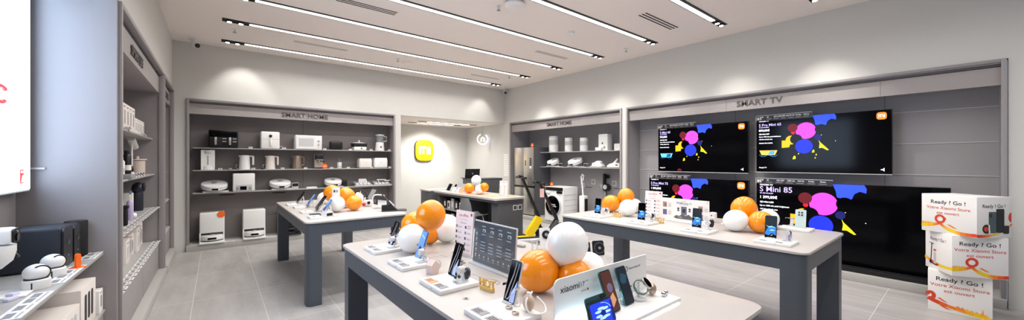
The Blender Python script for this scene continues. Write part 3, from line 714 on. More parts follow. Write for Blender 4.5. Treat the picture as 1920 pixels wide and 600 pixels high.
def offer(loc, rz, label, w=.21, h=.297, lean=.08, seed=1):
    t = thing('offer_stand', label, 'sign', loc, rz)
    obj('acrylic_holder', MB().box((0, .03, .003), (w * 1.1, .09, .006), WACR, bev=.001).box((0, .012, h / 2 + .004), (w, .003, h), WACR, rot=(-lean, 0, 0)), t)
    s = MB(); s.box((0, .0, 0), (w * .97, .002, h * .97), mat('offer_paper', (240, 226, 224), .6))
    s.text('Les offres', (-w * .05, -.0015, h * .36), .026, REDTXT, align='CENTER', bold=.0003); s.text('X en fete', (-w * .05, -.0015, h * .27), .024, PINKP, align='CENTER')
    s.rr((w * .38, -.0015, h * .42), .018, .018, .001, .004, REDTXT)
    s.box((-w * .05, -.0012, h * .21), (w * .36, .0006, .004), MIDTXT)
    for c in range(2):
        for r_ in range(5):
            x = -w * .28 + c * w * .5; z = h * .12 - r_ * h * .125
            s.box((x - w * .12, -.0014, z), (w * .075, .0008, h * .06), DKTXT if (r_ + c) % 2 else mat('print_slate', (110, 112, 130), .6))
            for q in range(2): s.box((x + w * .06, -.0014, z + h * .015 - q * h * .028), (w * .2, .0008, .0035), MIDTXT if q else PINKP)
    s.box((0, -.0012, -h * .465), (w * .95, .0008, h * .02), PINKP); s.box((w * .3, -.0014, h * .16), (w * .2, .0008, .003), REDTXT)
    o = obj('printed_sheet', s, t); o.location = (0, .006, h / 2 + .006); o.rotation_euler = (-lean, 0, 0); return t
offer((1.285, 2.125, ZT), FR + .08, 'tall white paper offer stand with red heading behind the front table screen', w=.20, h=.29)
offer((3.765, 2.20, ZT), FR, 'white offer stand with red heading left of the wide product board', w=.205, h=.29)
# dark information screen on the front table
a_, b_ = oz(886, 485, ZT), oz(975, 520, ZT)
t = thing('information_screen', 'dark grey landscape information panel in a clear stand on the front table', 'screen', (1.255, 1.74, ZT), FR)
W_, H_ = .40, .245
obj('foot', MB().box((0, .01, .004), (W_ * 1.02, .10, .008), WACR, bev=.001), t)
obj('frame', MB().box((0, .006, .012 + H_ / 2), (W_ + .012, .008, H_ + .012), LGREY, rot=(-.08, 0, 0), bev=.001), t)
SG = mat('info_panel_grey', (74, 79, 86), .14, coat=.6, emit=.2); SGL = mat('info_text', (168, 172, 178), .5, emit=.15)
s = MB(); s.box((0, 0, 0), (W_, .003, H_), SG)
for k in range(4):
    x = -.10 + k * .082
    s.box((x, -.002, H_ * .40), (.036, .0006, .005), SGL); s.rr((x + .006, -.002, H_ * .30), .032, .018, .0006, .004, SGL); s.box((x + .004, -.0026, H_ * .29), (.016, .0006, .010), SG)
    for r_, wd_ in ((.2, .04), (.02, .044), (-.06, .05), (-.13, .05), (-.2, .046)): s.box((x, -.002, H_ * r_), (wd_, .0006, .004), SGL)
for k in range(5): s.cyl((-.17, -.002, H_ * (.2 - .13 * k)), .007, .001, SGL, rot=(PI / 2, 0, 0), n=12); s.box((-.17, -.002, H_ * (.2 - .13 * k) - .012), (.014, .0006, .003), SGL)
for k in range(7): s.cyl((-.13 + k * .048, -.002, -H_ * .33), .006, .001, SGL, rot=(PI / 2, 0, 0), n=12); s.box((-.13 + k * .048, -.002, -H_ * .39), (.02, .0006, .002), SGL)
o = obj('screen', s, t); o.location = (0, -.001, .012 + H_ / 2); o.rotation_euler = (-.08, 0, 0)

# white illuminated phone sign
t = thing('phone_sign', 'white upright phone sign with rounded corner and glowing base on the front table', 'sign', (1.291, .97, ZT), 0)
bw, bh = .618, .183
pts = [(-bw / 2, 0), (bw / 2, 0), (bw / 2, bh)] + [(-bw / 2 + .025 + .025 * math.cos(a), bh - .025 + .025 * math.sin(a)) for a in [math.radians(v) for v in range(90, 181, 15)]]
brd = obj('board', MB().prism(pts, .006, WHITE), t)
obj('base', MB().box((.005, -.08, .014), (bw + .01, .17, .016), WHITE, bev=.002), t)
GLOW = em('base_glow', (238, 248, 255), 25.0)
obj('light_strip', MB().box((.005, -.158, .004), (bw - .02, .008, .006), GLOW), t)
obj('board_light', MB().box((-.12, -.012, .026), (.36, .006, .006), em('board_glow', (206, 236, 255), 16.0)), t)
g = MB(); g.text('xiaomi', (-bw / 2 + .03, -.001, bh - .055), .036, DKTXT, bold=.0003, sx=1.15); obj('brand_lettering', g, brd)
g = MB(); g.text('17', (-bw / 2 + .142, -.001, bh - .055), .028, DKTXT); g.text('Series', (-bw / 2 + .176, -.001, bh - .038), .008, DKTXT); g.box((-bw / 2 + .165, -.001, bh - .072), (.03, .0006, .003), MIDTXT); obj('model_lettering', g, brd)
obj('red_dot', MB().cyl((-bw / 2 + .19, -.001, bh - .071), .005, .001, REDTXT, rot=(PI / 2, 0, 0)), brd)
g = MB(); g.tube([(bw / 2 - .16 + .008 * math.cos(a), -.001, bh - .04 + .011 * math.sin(a)) for a in [2 * PI * i / 14 for i in range(14)]], .0009, DKTXT, closed=True, n=5); obj('round_mark', g, brd)
g = MB(); g.text('Xiaomi HyperAI', (bw / 2 - .145, -.001, bh - .046), .014, DKTXT); obj('system_lettering', g, brd)
for k, x in enumerate((-.048, .07)): obj('phone_holder', MB().box((x, -.045, .085), (.096, .006, .006), CHROME).cyl((x, -.035, .05), .005, .06, WACR, n=10).cyl((x, -.035, .026), .025, .006, WACR), t)
p = oz(1155, 588, ZP + .01); phone((1.243, .885, ZP + .006), .05, .36, 'warm', TEAL, 'green edged phone with brown screen at the centre of the white phone sign', w=.074, hh=.163)
phone((1.361, .897, ZP + .006), .05, .34, 'night', TEAL, 'green edged phone with dark screen, right one on the white phone sign', w=.07, hh=.155)
t = thing('folding_phone', 'open green folding phone with blue floral screen at the left of the phone sign', 'phone', (1.115, .855, ZP + .004), -.0)
obj('rear_half', MB().rr((.004, .022, .052), .128, .09, .006, .012, TEAL, rot=(-.3, 0, 0)), t)
obj('camera_bar', MB().rr((.042, .030, .088), .034, .013, .004, .006, BLACK, rot=(-.3, 0, 0)), t)
f = obj('front_half', MB().rr((0, 0, .042), .132, .086, .006, .012, BLACK, rot=(-.35, 0, 0)), t)
q = MB(); q.rr((0, 0, 0), .124, .118, .001, .010, em('fold_blue', (24, 52, 190), 1.0))
for k in range(7):
    a = 2 * PI * k / 7; q.prism(circ(.026 * math.cos(a), .026 * math.sin(a), .020, .007, n=14), .0004, em('fold_sky', (150, 190, 250), 1.1), c=(0, -.0012 - .0002 * k, 0), rot=(0, 0, 0))
q.prism(circ(0, 0, .014), .0004, em('fold_navy', (14, 20, 90), 1.0), c=(0, -.003, 0)); q.prism([(.045, -.055), (.06, -.055), (.06, .05), (.052, .05)], .0004, em('fold_navy', (14, 20, 90), 1.0), c=(0, -.0015, 0))
q.tube([(.052 * math.cos(a), -.001, .052 * math.sin(a)) for a in [math.radians(v) for v in range(20, 100, 10)]], .0012, em('fold_sky', (150, 190, 250), 1.1), n=5)
o = obj('screen', q, t); o.location = (0, -.0034, .0432); o.rotation_euler = (-.35, 0, 0); o.scale = (1.02, 1, .66)
watch((1.457, .885, ZP + .075), .35, 'round watch with green strap on a white stand at the phone sign', mat('sage_strap', (104, 130, 128), .5), STEEL, r=.027, lean=.75)
solo('watch_display_stand', MB().box((0, 0, .036), (.012, .008, .07), WHITE).cyl((0, 0, .004), .035, .008, WHITE).tube(cat([(.0, .0, .005), (.05, -.02, .005), (.07, .01, .005), (.05, .03, .005), (.01, .025, .005)]), .005, WHITE, n=8), 'white looped stand under the green strapped watch', 'display stand', (1.447, .915, ZP + .003), .3)
t = thing('earbuds_case', 'open shiny bronze earbud case behind the green strapped watch', 'earbuds', (1.535, .90, ZP + .004), .4)
obj('case', MB().sph((0, 0, .026), (.024, .018, .026), BRONZE), t); obj('lid', MB().sph((0, .022, .045), (.022, .006, .016), BRONZE, rot=(-.5, 0, 0)), t)
solo('earbuds', MB().sph((-.012, 0, .011), .011, CHROME, n=14).sph((.014, .004, .011), .011, CHROME, n=14).cyl((0, 0, .004), .005, .006, CLEAR), 'pair of shiny earbuds at the right end of the phone sign', 'earbuds', (1.572, .86, ZP + .003))
# goods along the rear right edge of the front table
t = thing('smartphone', 'white phone seen from behind with a huge round black camera', 'phone', (1.755, 1.36, ZT))
t.rotation_euler = (-.25, 0, math.radians(-28))
obj('body', MB().rr((0, .005, .08), .078, .16, .009, .01, WHITE), t); obj('camera_plate', MB().rr((0, -.001, .115), .072, .085, .003, .01, BLACK), t)
obj('camera_ring', MB().cyl((.004, -.006, .115), .032, .008, CHROME, rot=(PI / 2, 0, 0)).cyl((.004, -.009, .115), .029, .006, BLACK, rot=(PI / 2, 0, 0)).cyl((.004, -.0125, .115), .008, .003, GREYP, rot=(PI / 2, 0, 0)), t)
obj('stand', MB().box((0, .03, .004), (.06, .07, .006), WACR), t)
t = thing('smartphone', 'dark phone half hidden between the low white balloon and white phone', 'phone', (1.80, 1.50, ZT), 0); t.rotation_euler = (-.25, 0, math.radians(-28))
obj('body', MB().rr((0, .005, .06), .07, .12, .009, .01, BLACK), t); obj('camera_ring', MB().cyl((.012, -.002, .092), .013, .006, CHROME, rot=(PI / 2, 0, 0)), t)
t = thing('smartphone', 'white phone with black round camera standing by the scooters, left of the big balloon', 'phone', (1.835, 1.90, ZT), 0); t.rotation_euler = (-.25, 0, math.radians(-30))
obj('body', MB().rr((0, .005, .075), .078, .15, .009, .01, WHITE), t); obj('camera_ring', MB().cyl((.008, -.003, .10), .03, .008, BLACK, rot=(PI / 2, 0, 0)).cyl((.008, -.008, .10), .012, .004, GREYP, rot=(PI / 2, 0, 0)), t)
solo('acrylic_holder', MB().box((0, 0, .003), (.07, .06, .006), WACR).box((-.022, 0, .045), (.006, .01, .08), CLEAR).box((.022, 0, .045), (.006, .01, .08), CLEAR).box((0, 0, .085), (.055, .02, .012), LGREY), 'small clear acrylic holder above the largest orange balloon', 'holder', (1.70, 1.87, ZT))
solo('charger_block', MB().box((0, 0, .008), (.035, .06, .016), GREYP, bev=.003), 'small grey block on the front table right of the information screen', 'charger', (1.74, 2.06, ZT), .2)

# right table
ry = [2.645, 2.07, 1.51, .935]
nm = ['farthest', 'second farthest', 'third farthest', 'nearest']
for k, y in enumerate(ry):
    plinth((3.36 if k == 0 else 3.345, y, ZT), FR, 'white plinth under a blue screened phone, %s on the right table' % nm[k], w=.24, d=.22, cols=(LGREY, LGREY))
    phone(((3.43 if k == 0 else 3.41), y + .055, ZP), FR, .12, 'blue', BLACK, 'black phone with blue landscape screen, %s on the right table' % nm[k], w=.08, hh=.176)
watch((3.44, ry[0] - .06, ZP + .05), FR, 'white watch between phone and orange balloon at the far end of the right table', WHITE, LGREY)
watch((3.42, ry[1] - .062, ZP + .055), FR, 'watch with pale strap in front of the white offer stand', LGREY, BLACK, r=.023, lean=.6)
watch((3.42, ry[2] - .062, ZP + .055), FR, 'black square watch beside the phone before the product board', BLACKM, BLACK, 'sq', r=.022, lean=.2)
watch((3.42, ry[3] - .062, ZP + .055), FR, 'lavender strapped watch seen from the side, nearest on the right table', LAV, BLACK, r=.02, lean=1.1)
plinth((4.12, 1.0, ZT), FR, 'white plinth at the rear right corner of the right table', w=.24, d=.2, cards=0, watch=False)
phone((4.14, .97, ZP), FR, .15, '', MINT, 'pale mint phone showing its back and four black camera lenses', w=.08, hh=.165, back=True)
t = thing('earbuds_case', 'white oval earbud case left of the mint phone', 'earbuds', (4.08, 1.19, ZT + .0), FR)
obj('stand', MB().cyl((0, 0, .02), .008, .04, WACR, n=10).cyl((0, 0, .003), .03, .006, WACR), t); obj('case', MB().sph((0, 0, .065), (.036, .02, .026), WHITE), t); obj('lid_seam', MB().lathe((0, 0, .068), [(.0352, -.001), (.0362, 0), (.0352, .001)], GREYP, sy=.56), t)
solo('white_cube_charger', MB().rr((0, 0, .07), .06, .06, .055, .012, WHITE).cyl((0, -.028, .07), .006, .006, BLACK, rot=(PI / 2, 0, 0)).cyl((0, 0, .02), .006, .045, WACR, n=8).cyl((0, 0, .002), .025, .004, WACR), 'small white cube gadget left of the middle orange balloon', 'gadget', (3.98, 1.66, ZT), FR)
t = thing('smart_watch', 'dark watch with glossy strap behind the product board, left of the balloons', 'watch', (4.02, 1.86, ZT), FR)
obj('case', MB().cyl((0, -.005, .06), .022, .012, BLACK, rot=(PI / 2, 0, 0)), t); obj('strap', MB().tube([(0, .025 + .028 * math.cos(a), .055 + .03 * math.sin(a)) for a in [2 * PI * i / 16 for i in range(16)]], .008, GREYP, closed=True), t); obj('stand', MB().cyl((0, .02, .012), .006, .024, WACR, n=8).cyl((0, .02, .002), .03, .004, WACR), t)
# wide product board
t = thing('product_board', 'wide white product board picturing a grey phone over rocks', 'sign', (3.70, 1.82, ZT), FR - .06)
W_, H_ = .505, .235
obj('foot', MB().box((0, .02, .003), (W_, .08, .006), WACR), t)
s = MB(); s.box((0, 0, H_ / 2 + .006), (W_, .004, H_), WHITEM); PURP = mat('print_purple', (106, 92, 140), .6); SLATE = mat('print_slate', (110, 112, 130), .6); RUST = mat('print_tan', (176, 140, 116), .6)
R = lambda x, z, w, h, m, k=0: s.box((x, -.0028 - k * .0006, .006 + z), (w, .0006, h), m)
s.text('REDMI Note 15', (0, -.003, .19), .024, PURP, align='CENTER', bold=.0003)
R(0, .178, .09, .004, MIDTXT); R(0, .214, .05, .003, MIDTXT); R(.0, .115, .06, .085, SLATE); R(.0, .115, .03, .04, DKTXT, 1)
for x in (-.06, .06): R(x, .135, .02, .018, DKTXT); R(x, .115, .02, .014, DKTXT)
s.prism([(-.11, .046), (-.085, .07), (-.05, .065), (-.02, .085), (.02, .072), (.05, .088), (.08, .066), (.115, .046), (.08, .038), (-.08, .036)], .0006, mat('print_rock', (96, 92, 92), .7), c=(0, -.0036, 0))
s.prism([(-.08, .05), (-.04, .062), (-.01, .055), (-.03, .044)], .0006, MIDTXT, c=(0, -.0044, 0))
for (x, z, m1) in ((-.21, .165, RUST), (-.21, .085, PURP), (.17, .15, RUST), (.17, .07, SLATE)):
    R(x, z, .045, .055, m1); R(x + .006, z - .005, .02, .03, SLATE if m1 == RUST else BLUEP, 1)
    for q in range(4): R(x + .055, z + .02 - q * .013, .04 - .006 * (q % 2), .004, MIDTXT if q else PINKP)
R(.235, .215, .014, .012, PINKP)
obj('printed_board', s, t)

# ------------------------------------------------------------------ goods on the back wall unit
YG = YB + 0.20           # depth at which goods stand
def bk(xl, xr, yt, z):   # centre x, width, height from the survey
    a = oy(xl, 300, YG)[0]; b = oy(xr, 300, YG)[0]; return (a + b) / 2, b - a, oy((xl + xr) / 2, yt, YG - .1)[2] - z
GB = 'price tags on the back wall shelves'
def bthing(name, label, cat, xl, xr, yt, z, dy=0.0, group=None):
    x, w_, h_ = bk(xl, xr, yt, z); return thing(name, label, cat, (x, YG + dy, z + .0005), 0, group), w_, h_
t, w, h = bthing('air_fryer', 'black double drawer air fryer at the left end of the top shelf', 'air fryer', 391, 446, 244, S1); d = .26
obj('body', MB().box((0, 0, h / 2), (w, d, h), BLACK, bev=.02, seg=3), t)
obj('glass_panel', MB().box((0, -d / 2 - .001, h * .78), (w * .92, .004, h * .34), GLASSB, bev=.001), t)
for k in (-1, 1):
    dr = obj('drawer', MB().box((k * w * .24, -d / 2 - .004, h * .33), (w * .44, .012, h * .5), BLACKM, bev=.003), t)
    obj('handle', MB().box((k * w * .24 - w * .03, -d / 2 - .022, h * .38), (.035, .03, h * .42), STEEL, bev=.004), dr)
g = MB()
for x in (-.02, .33):
    for z in (.36, .52): g.box((w * x + .02, -d / 2 - .0115, h * z), (.055, .001, .018), MIDTXT)
obj('printed_icons', g, t)
t, w, h = bthing('air_fryer', 'white single air fryer with round dial on the top shelf', 'air fryer', 488, 523, 247, S1); d = .26
obj('body', MB().box((0, 0, h / 2), (w, d, h), WHITE, bev=.022, seg=3), t)
obj('dial', MB().cyl((0, -d / 2 - .006, h * .74), .026, .014, BLACK, rot=(PI / 2, 0, 0)), t)
obj('drawer_handle', MB().box((.005, -d / 2 - .018, h * .36), (.026, .04, h * .42), WHITE, bev=.006), t)
obj('drawer_seam', MB().box((0, -d / 2, h * .56), (w * .97, .003, .003), MIDTXT), t)
obj('power_cable', MB().tube([(w / 2 + .01, .02, .06), (w / 2 + .05, 0, .05), (w / 2 + .07, -.03, .01), (w / 2 + .03, -.05, .006)], .004, WHITE, n=6), t)
t, w, h = bthing('microwave_oven', 'white microwave oven with two knobs on the top shelf', 'microwave', 552, 601, 254, S1); d = .27
obj('body', MB().box((0, 0, h / 2), (w, d, h), WHITE, bev=.008), t)
obj('door', MB().rr((-w * .11, -d / 2 - .006, h / 2), w * .73, h * .9, .014, .01, WHITE), t)
obj('window', MB().rr((-w * .11, -d / 2 - .0145, h / 2), w * .56, h * .56, .002, .005, LGREY), t)
for z in (.38, .64): obj('knob', MB().cyl((w * .37, -d / 2 - .012, h * z), .018, .02, LGREY, rot=(PI / 2, 0, 0), bev=.003), t)
t, w, h = bthing('toaster', 'black toaster between microwave and hot pot on the top shelf', 'toaster', 618, 641, 265, S1); d = .16
obj('body', MB().box((0, 0, h / 2 + .005), (w, d, h - .01), BLACK, bev=.025, seg=3), t); obj('slot', MB().box((0, 0, h), (w * .7, .03, .004), BLACKM), t)
obj('lever', MB().box((w / 2 + .004, 0, h * .6), (.015, .03, .012), GREYP, bev=.003), t)
t, w, h = bthing('hot_pot', 'white and black electric hot pot with knob lid on the top shelf', 'hot pot', 659, 687, 262, S1); d = .22
obj('base', MB().box((0, 0, h * .17), (w * .82, d, h * .34), WHITE, bev=.015, seg=3), t); obj('dial', MB().cyl((.02, -d / 2 - .004, h * .2), .014, .01, BLACK, rot=(PI / 2, 0, 0)), t)
obj('pot', MB().box((0, 0, h * .52), (w * .92, d, h * .32), BLACKM, bev=.015, seg=3).box((0, 0, h * .62), (w * 1.12, .06, .012), BLACKM, bev=.003), t)
obj('lid', MB().lathe((0, 0, h * .68), [(w * .45, 0), (w * .44, .008), (w * .2, .025), (0, .028)], WACR, sy=.62), t); obj('lid_knob', MB().cyl((0, 0, h * .87), .013, h * .22, WHITE, n=14, bev=.003), t)
t, w, h = bthing('blender', 'white blender with clear jug and handle on the top shelf', 'blender', 704, 720, 251, S1)
obj('base', MB().lathe((0, 0, 0), [(w * .5, 0), (w * .52, .02), (w * .44, h * .5), (0, h * .5)], WHITE), t); obj('dial', MB().cyl((-.005, -w * .48, h * .22), .018, .01, BLACK, rot=(PI / 2, 0, 0)), t)
obj('jug', MB().lathe((0, 0, h * .5), [(w * .36, 0), (w * .46, h * .4), (w * .44, h * .4), (w * .34, .004), (0, .004)], CLEAR), t)
obj('lid', MB().lathe((0, 0, h * .9), [(w * .48, 0), (w * .5, .02), (w * .2, .03), (0, .034)], WHITE), t)
obj('handle', MB().tube([(w * .42, 0, h * .86), (w * .8, 0, h * .86), (w * .82, 0, h * .6), (w * .42, 0, h * .56)], .012, WHITE), t)
obj('blade_stem', MB().cyl((0, 0, h * .68), .006, h * .34, LGREY, n=8), t)
# middle shelf
t, w, h = bthing('water_dispenser', 'white hot water dispenser at the left end of the middle shelf', 'water dispenser', 377, 403, 281, S2); d = .2
obj('body', MB().rr((0, 0, h / 2), w, h, d, .012, WHITE), t)
obj('front_hood', MB().lathe((0, -d / 2, h * .86), [(w * .25, 0), (w * .27, h * .05), (w * .24, h * .12), (0, h * .12)], LGREY, sy=.5), t)
obj('level_slot', MB().box((0, -d / 2 - .002, h * .48), (.008, .004, h * .45), DKTXT), t); obj('drip_tray', MB().lathe((0, -d / 2 + .02, 0), [(w * .42, 0), (w * .36, h * .2), (0, h * .22)], WHITE, sy=.5), t)
def kettle(xl, xr, yt, label, m, style):
    t, w, h = bthing('kettle', label, 'kettle', xl, xr, yt, S2, group='kettles on the middle shelf'); w *= .72; x = -.12 * w
    r = w / 2
    obj('body', MB().lathe((x, 0, .008), [(r, 0), (r, h * .1), (r * .88, h * .86), (r * .84, h - .01), (0, h - .004)], m), t)
    obj('base_plate', MB().cyl((x, 0, .004), r * 1.06, .008, m, n=28), t); obj('spout', MB().prism([(-r * .8, h * .84), (-r * 1.12, h * .97), (-r * .8, h * .98)], .03, m, c=(x, -.015, 0)), t)
    if style: pts = [(r * .8, 0, h * .93), (r * 1.5, 0, h * .93), (r * 1.5, 0, h * .22)]; 
    else: pts = [(r * .8, 0, h * .9), (r * 1.35, 0, h * .92), (r * 1.5, 0, h * .8), (r * 1.42, 0, h * .3), (r * .95, 0, h * .28)]
    hd = MB()
    if style: hd.box((x + r * 1.15, 0, h * .93), (r * .9, .03, h * .09), m, bev=.003).box((x + r * 1.5, 0, h * .62), (.03, .03, h * .62), m, bev=.004)
    else: hd.tube([(x + p[0], 0, p[2]) for p in pts], .012, m)
    obj('handle', hd, t)
    obj('power_cable', MB().tube([(x - r, 0, .012), (x - r * 1.4, 0, .02), (x - r * 1.5, .01, .07), (x - r * 1.15, .03, .09)], .004, WHITE if style else BLACK, n=6), t)
    return t
kettle(446, 476, 291, 'white kettle with rounded front, left of the three kettles', WHITE, 1)
kettle(496, 522, 292, 'cream kettle with square handle, middle of the three kettles', mat('warm_white_plastic', (222, 214, 206), .35), 1)
kettle(547, 571, 292, 'beige steel kettle with loop handle, right of the three kettles', BRONZE, 0)
t, w, h = bthing('coffee_machine', 'small black and steel espresso machine on the middle shelf', 'coffee machine', 590, 605, 289, S2); d = .2
obj('body', MB().box((0, .05, h / 2), (w, .1, h), CREAM, bev=.006), t); obj('head', MB().box((0, -.01, h * .8), (w * .96, d, h * .36), BLACK, bev=.006), t); obj('trim_plate', MB().box((0, -.112, h * .62), (w * .9, .006, .02), CHROME), t)
obj('drip_tray', MB().box((0, -.03, .012), (w, d * .8, .024), BLACK, bev=.003), t); obj('portafilter', MB().cyl((0, -.06, h * .52), .026, .03, CHROME, n=18).tube([(0, -.06, h * .52), (.09, -.08, h * .5)], .009, BLACK), t)
def disc(loc, rz, r, label):
    t = thing('round_tag', label, 'sticker', loc, rz); obj('disc', MB().cyl((0, 0, r), r, .006, ORANGE, rot=(PI / 2, 0, 0), n=32), t); obj('printed_line', MB().box((0, -.0035, r), (r * 1.1, .001, r * .22), WHITEM), t); return t
c = oy(609, 312, YG - .14); disc((c[0], YG - .14, S2 + .001), 0, .05, 'round orange tag standing before the espresso machine')
t, w, h = bthing('coffee_grinder', 'small white grinder with metal stem right of the orange tag', 'grinder', 632, 641, 300, S2)
obj('body', MB().cyl((0, 0, h * .38), w * .48, h * .7, WHITE, n=20, bev=.004), t); obj('stem', MB().cyl((0, 0, h * .92), .005, h * .5, CHROME, n=8), t); obj('collar', MB().cyl((0, 0, h * .25), w * .5, .008, GREYP, n=20), t)
for xl, xr, yt, lb, m in ((671, 695, 297, 'cream rice cooker second from the right end of the middle shelf', BOXW), (699, 724, 296, 'white rice cooker at the right end of the middle shelf', WHITE)):
    t, w, h = bthing('rice_cooker', lb, 'rice cooker', xl, xr, yt, S2)
    obj('body', MB().box((0, 0, h * .46), (w, .22, h * .9), m, bev=.03, seg=4), t); obj('lid', MB().box((0, 0, h * .93), (w * .92, .2, h * .13), m, bev=.012, seg=3), t); obj('badge', MB().box((0, -.1105, h * .55), (.05, .001, .012), LGREY), t)
solo('round_puck', MB().cyl((0, 0, .014), .03, .028, GREYP, bev=.004), 'small grey puck between dispenser and first kettle', 'gadget', (oy(431, 310, YG - .1)[0], YG - .1, S2 + .001))
solo('round_puck', MB().cyl((0, 0, .01), .026, .02, BLACK, bev=.004), 'small black puck left of the cream kettle', 'gadget', (oy(493, 310, YG - .1)[0], YG - .1, S2 + .001))
for px, lb in ((470, 'air fryer and white fryer'), (533, 'white fryer and microwave'), (609, 'microwave and black toaster'), (657, 'toaster and hot pot'), (696, 'hot pot and blender'), (730, 'blender and the right frame')):
    plabel((oy(px, 275, YB + .08)[0], YB + .08, S1 + .0005), 0, 'white price tag on the top shelf between ' + lb, GB)
for px, lb in ((413, 'dispenser and grey puck'), (475, 'first and second kettles'), (530, 'second and third kettles'), (573, 'third kettle and espresso machine'), (622, 'orange tag and grinder'), (653, 'grinder and cream rice cooker'), (697, 'the two rice cookers'), (731, 'white rice cooker and the right frame')):
    plabel((oy(px, 315, YB + .08)[0], YB + .08, S2 + .0005), 0, 'white price tag on the middle shelf between ' + lb, GB)
# robot vacuums
def vac(loc, rz, label, r=.17, tilt=.30, stand=True, m=None, lens=True):
    m = m or WHITE
    t = thing('robot_vacuum', label, 'robot vacuum', loc, rz, 'robot vacuums on the shelves')
    z = .03 + r * math.sin(tilt) + .03; 
    def P(o): o.location = (0, 0, z); o.rotation_euler = (tilt, 0, 0); return o
    P(obj('body', MB().lathe((0, 0, 0), [(0, -.04), (r * .94, -.04), (r, -.03), (r, .028), (r * .96, .04), (0, .043)], m, n=40), t))
    P(obj('bumper_seam', MB().lathe((0, 0, 0), [(r * 1.002, .005), (r * 1.006, .008), (r * 1.002, .011)], GREYP, n=40), t))
    P(obj('lidar_cap', MB().cyl((0, .02, .048), .04, .016, m if not lens else GREYP, n=24, bev=.003), t))
    P(obj('front_sensor', MB().box((.01, -r * .99, -.005), (.085, .02, .03), GLASSB, bev=.004), t))
    if stand: obj('shelf_stand', MB().box((.02, -.03, .012), (r * 1.9, .18, .024), LGREY, bev=.002).box((.02, r * .7, z * .6), (r * .8, .02, z * 1.1), LGREY), t)
    return t
vac((oy(402, 350, YG)[0], YG - .02, S3 + .001), 0, 'white robot vacuum at the left end of the lowest shelf', .185)
vac((oy(525, 350, YG)[0], YG - .02, S3 + .001), 0, 'white robot vacuum in the middle of the lowest shelf', .175)
vac((oy(624, 345, YG)[0], YG - .02, S3 + .001), 0, 'white robot vacuum above the rear left balloons', .165)
t, w, h = bthing('vacuum_station', 'white square docking station between two robot vacuums', 'docking station', 436, 477, 325, S3)
obj('body', MB().box((0, 0, h / 2), (w, .26, h), WHITE, bev=.018, seg=3), t)
obj('recess', MB().box((0, -.131, h * .2), (w * .74, .003, h * .32), LGREY), t); obj('robot_front', MB().box((-.01, -.134, h * .18), (w * .3, .006, h * .2), GLASSB, bev=.003), t)
for k in (-1, 1): obj('mop_pad', MB().box((k * w * .28, -.134, h * .17), (w * .12, .006, h * .18), GREYP, bev=.002), t)
t, w, h = bthing('battery_dock', 'black and grey box right of the middle robot vacuum', 'dock', 546, 558, 343, S3, -.05)
obj('body', MB().box((0, 0, h / 2), (w, .12, h), LGREY, bev=.004), t); obj('screen', MB().box((0, -.061, h * .7), (w * .9, .003, h * .5), BLACK), t)
solo('flat_tray', MB().prism([(-.1, 0), (.1, 0), (.085, .03), (-.085, .03)], .12, WHITE, c=(0, -.06, 0)), 'flat white tray on the lowest shelf left of the balloons', 'tray', (oy(584, 350, YG - .05)[0], YG - .05, S3 + .001))
t, w, h = bthing('battery_dock', 'black box right of the robot vacuum behind the orange balloons', 'dock', 641, 649, 338, S3, -.02)
obj('body', MB().box((0, 0, h / 2), (w, .12, h), BLACK, bev=.004), t); obj('foot', MB().box((0, -.02, .004), (w * 1.2, .16, .008), LGREY), t)
for xl, xr, lb, kind in ((663, 697, 'tilted white display tray with camera cards on the lowest shelf', 0), (698, 731, 'tilted white display tray with hair tools at the end of the lowest shelf', 1)):
    t, w, h = bthing('display_tray', lb, 'display tray', xl, xr, 337, S3)
    obj('base', MB().box((0, -.02, .01), (w, .26, .02), LGREY, bev=.002), t); obj('sloped_top', MB().box((0, -.0, .055), (w * .92, .24, .008), SHELF, rot=(.35, 0, 0)), t)
    for k in range(4): obj('card', MB().box((-w * .33 + k * w * .2, -.05, .052), (w * .14, .09, .006), WHITE, rot=(.35, 0, 0)), t)
    if kind: obj('hair_tool', MB().box((.0, .0, .125), (.20, .04, .02), WHITE, bev=.006).cyl((-.06, 0, .10), .01, .06, WHITE, n=10), t); obj('hair_tool', MB().box((.13, -.02, .105), (.14, .04, .02), WHITE, bev=.006).cyl((.15, -.02, .085), .01, .05, WHITE, n=10), t)
    else: obj('upright_card', MB().box((.0, .03, .11), (.16, .006, .09), WHITE, rot=(-.1, 0, 0)), t); obj('white_tube', MB().box((.05, -.06, .085), (.03, .03, .09), WHITE, bev=.005), t)
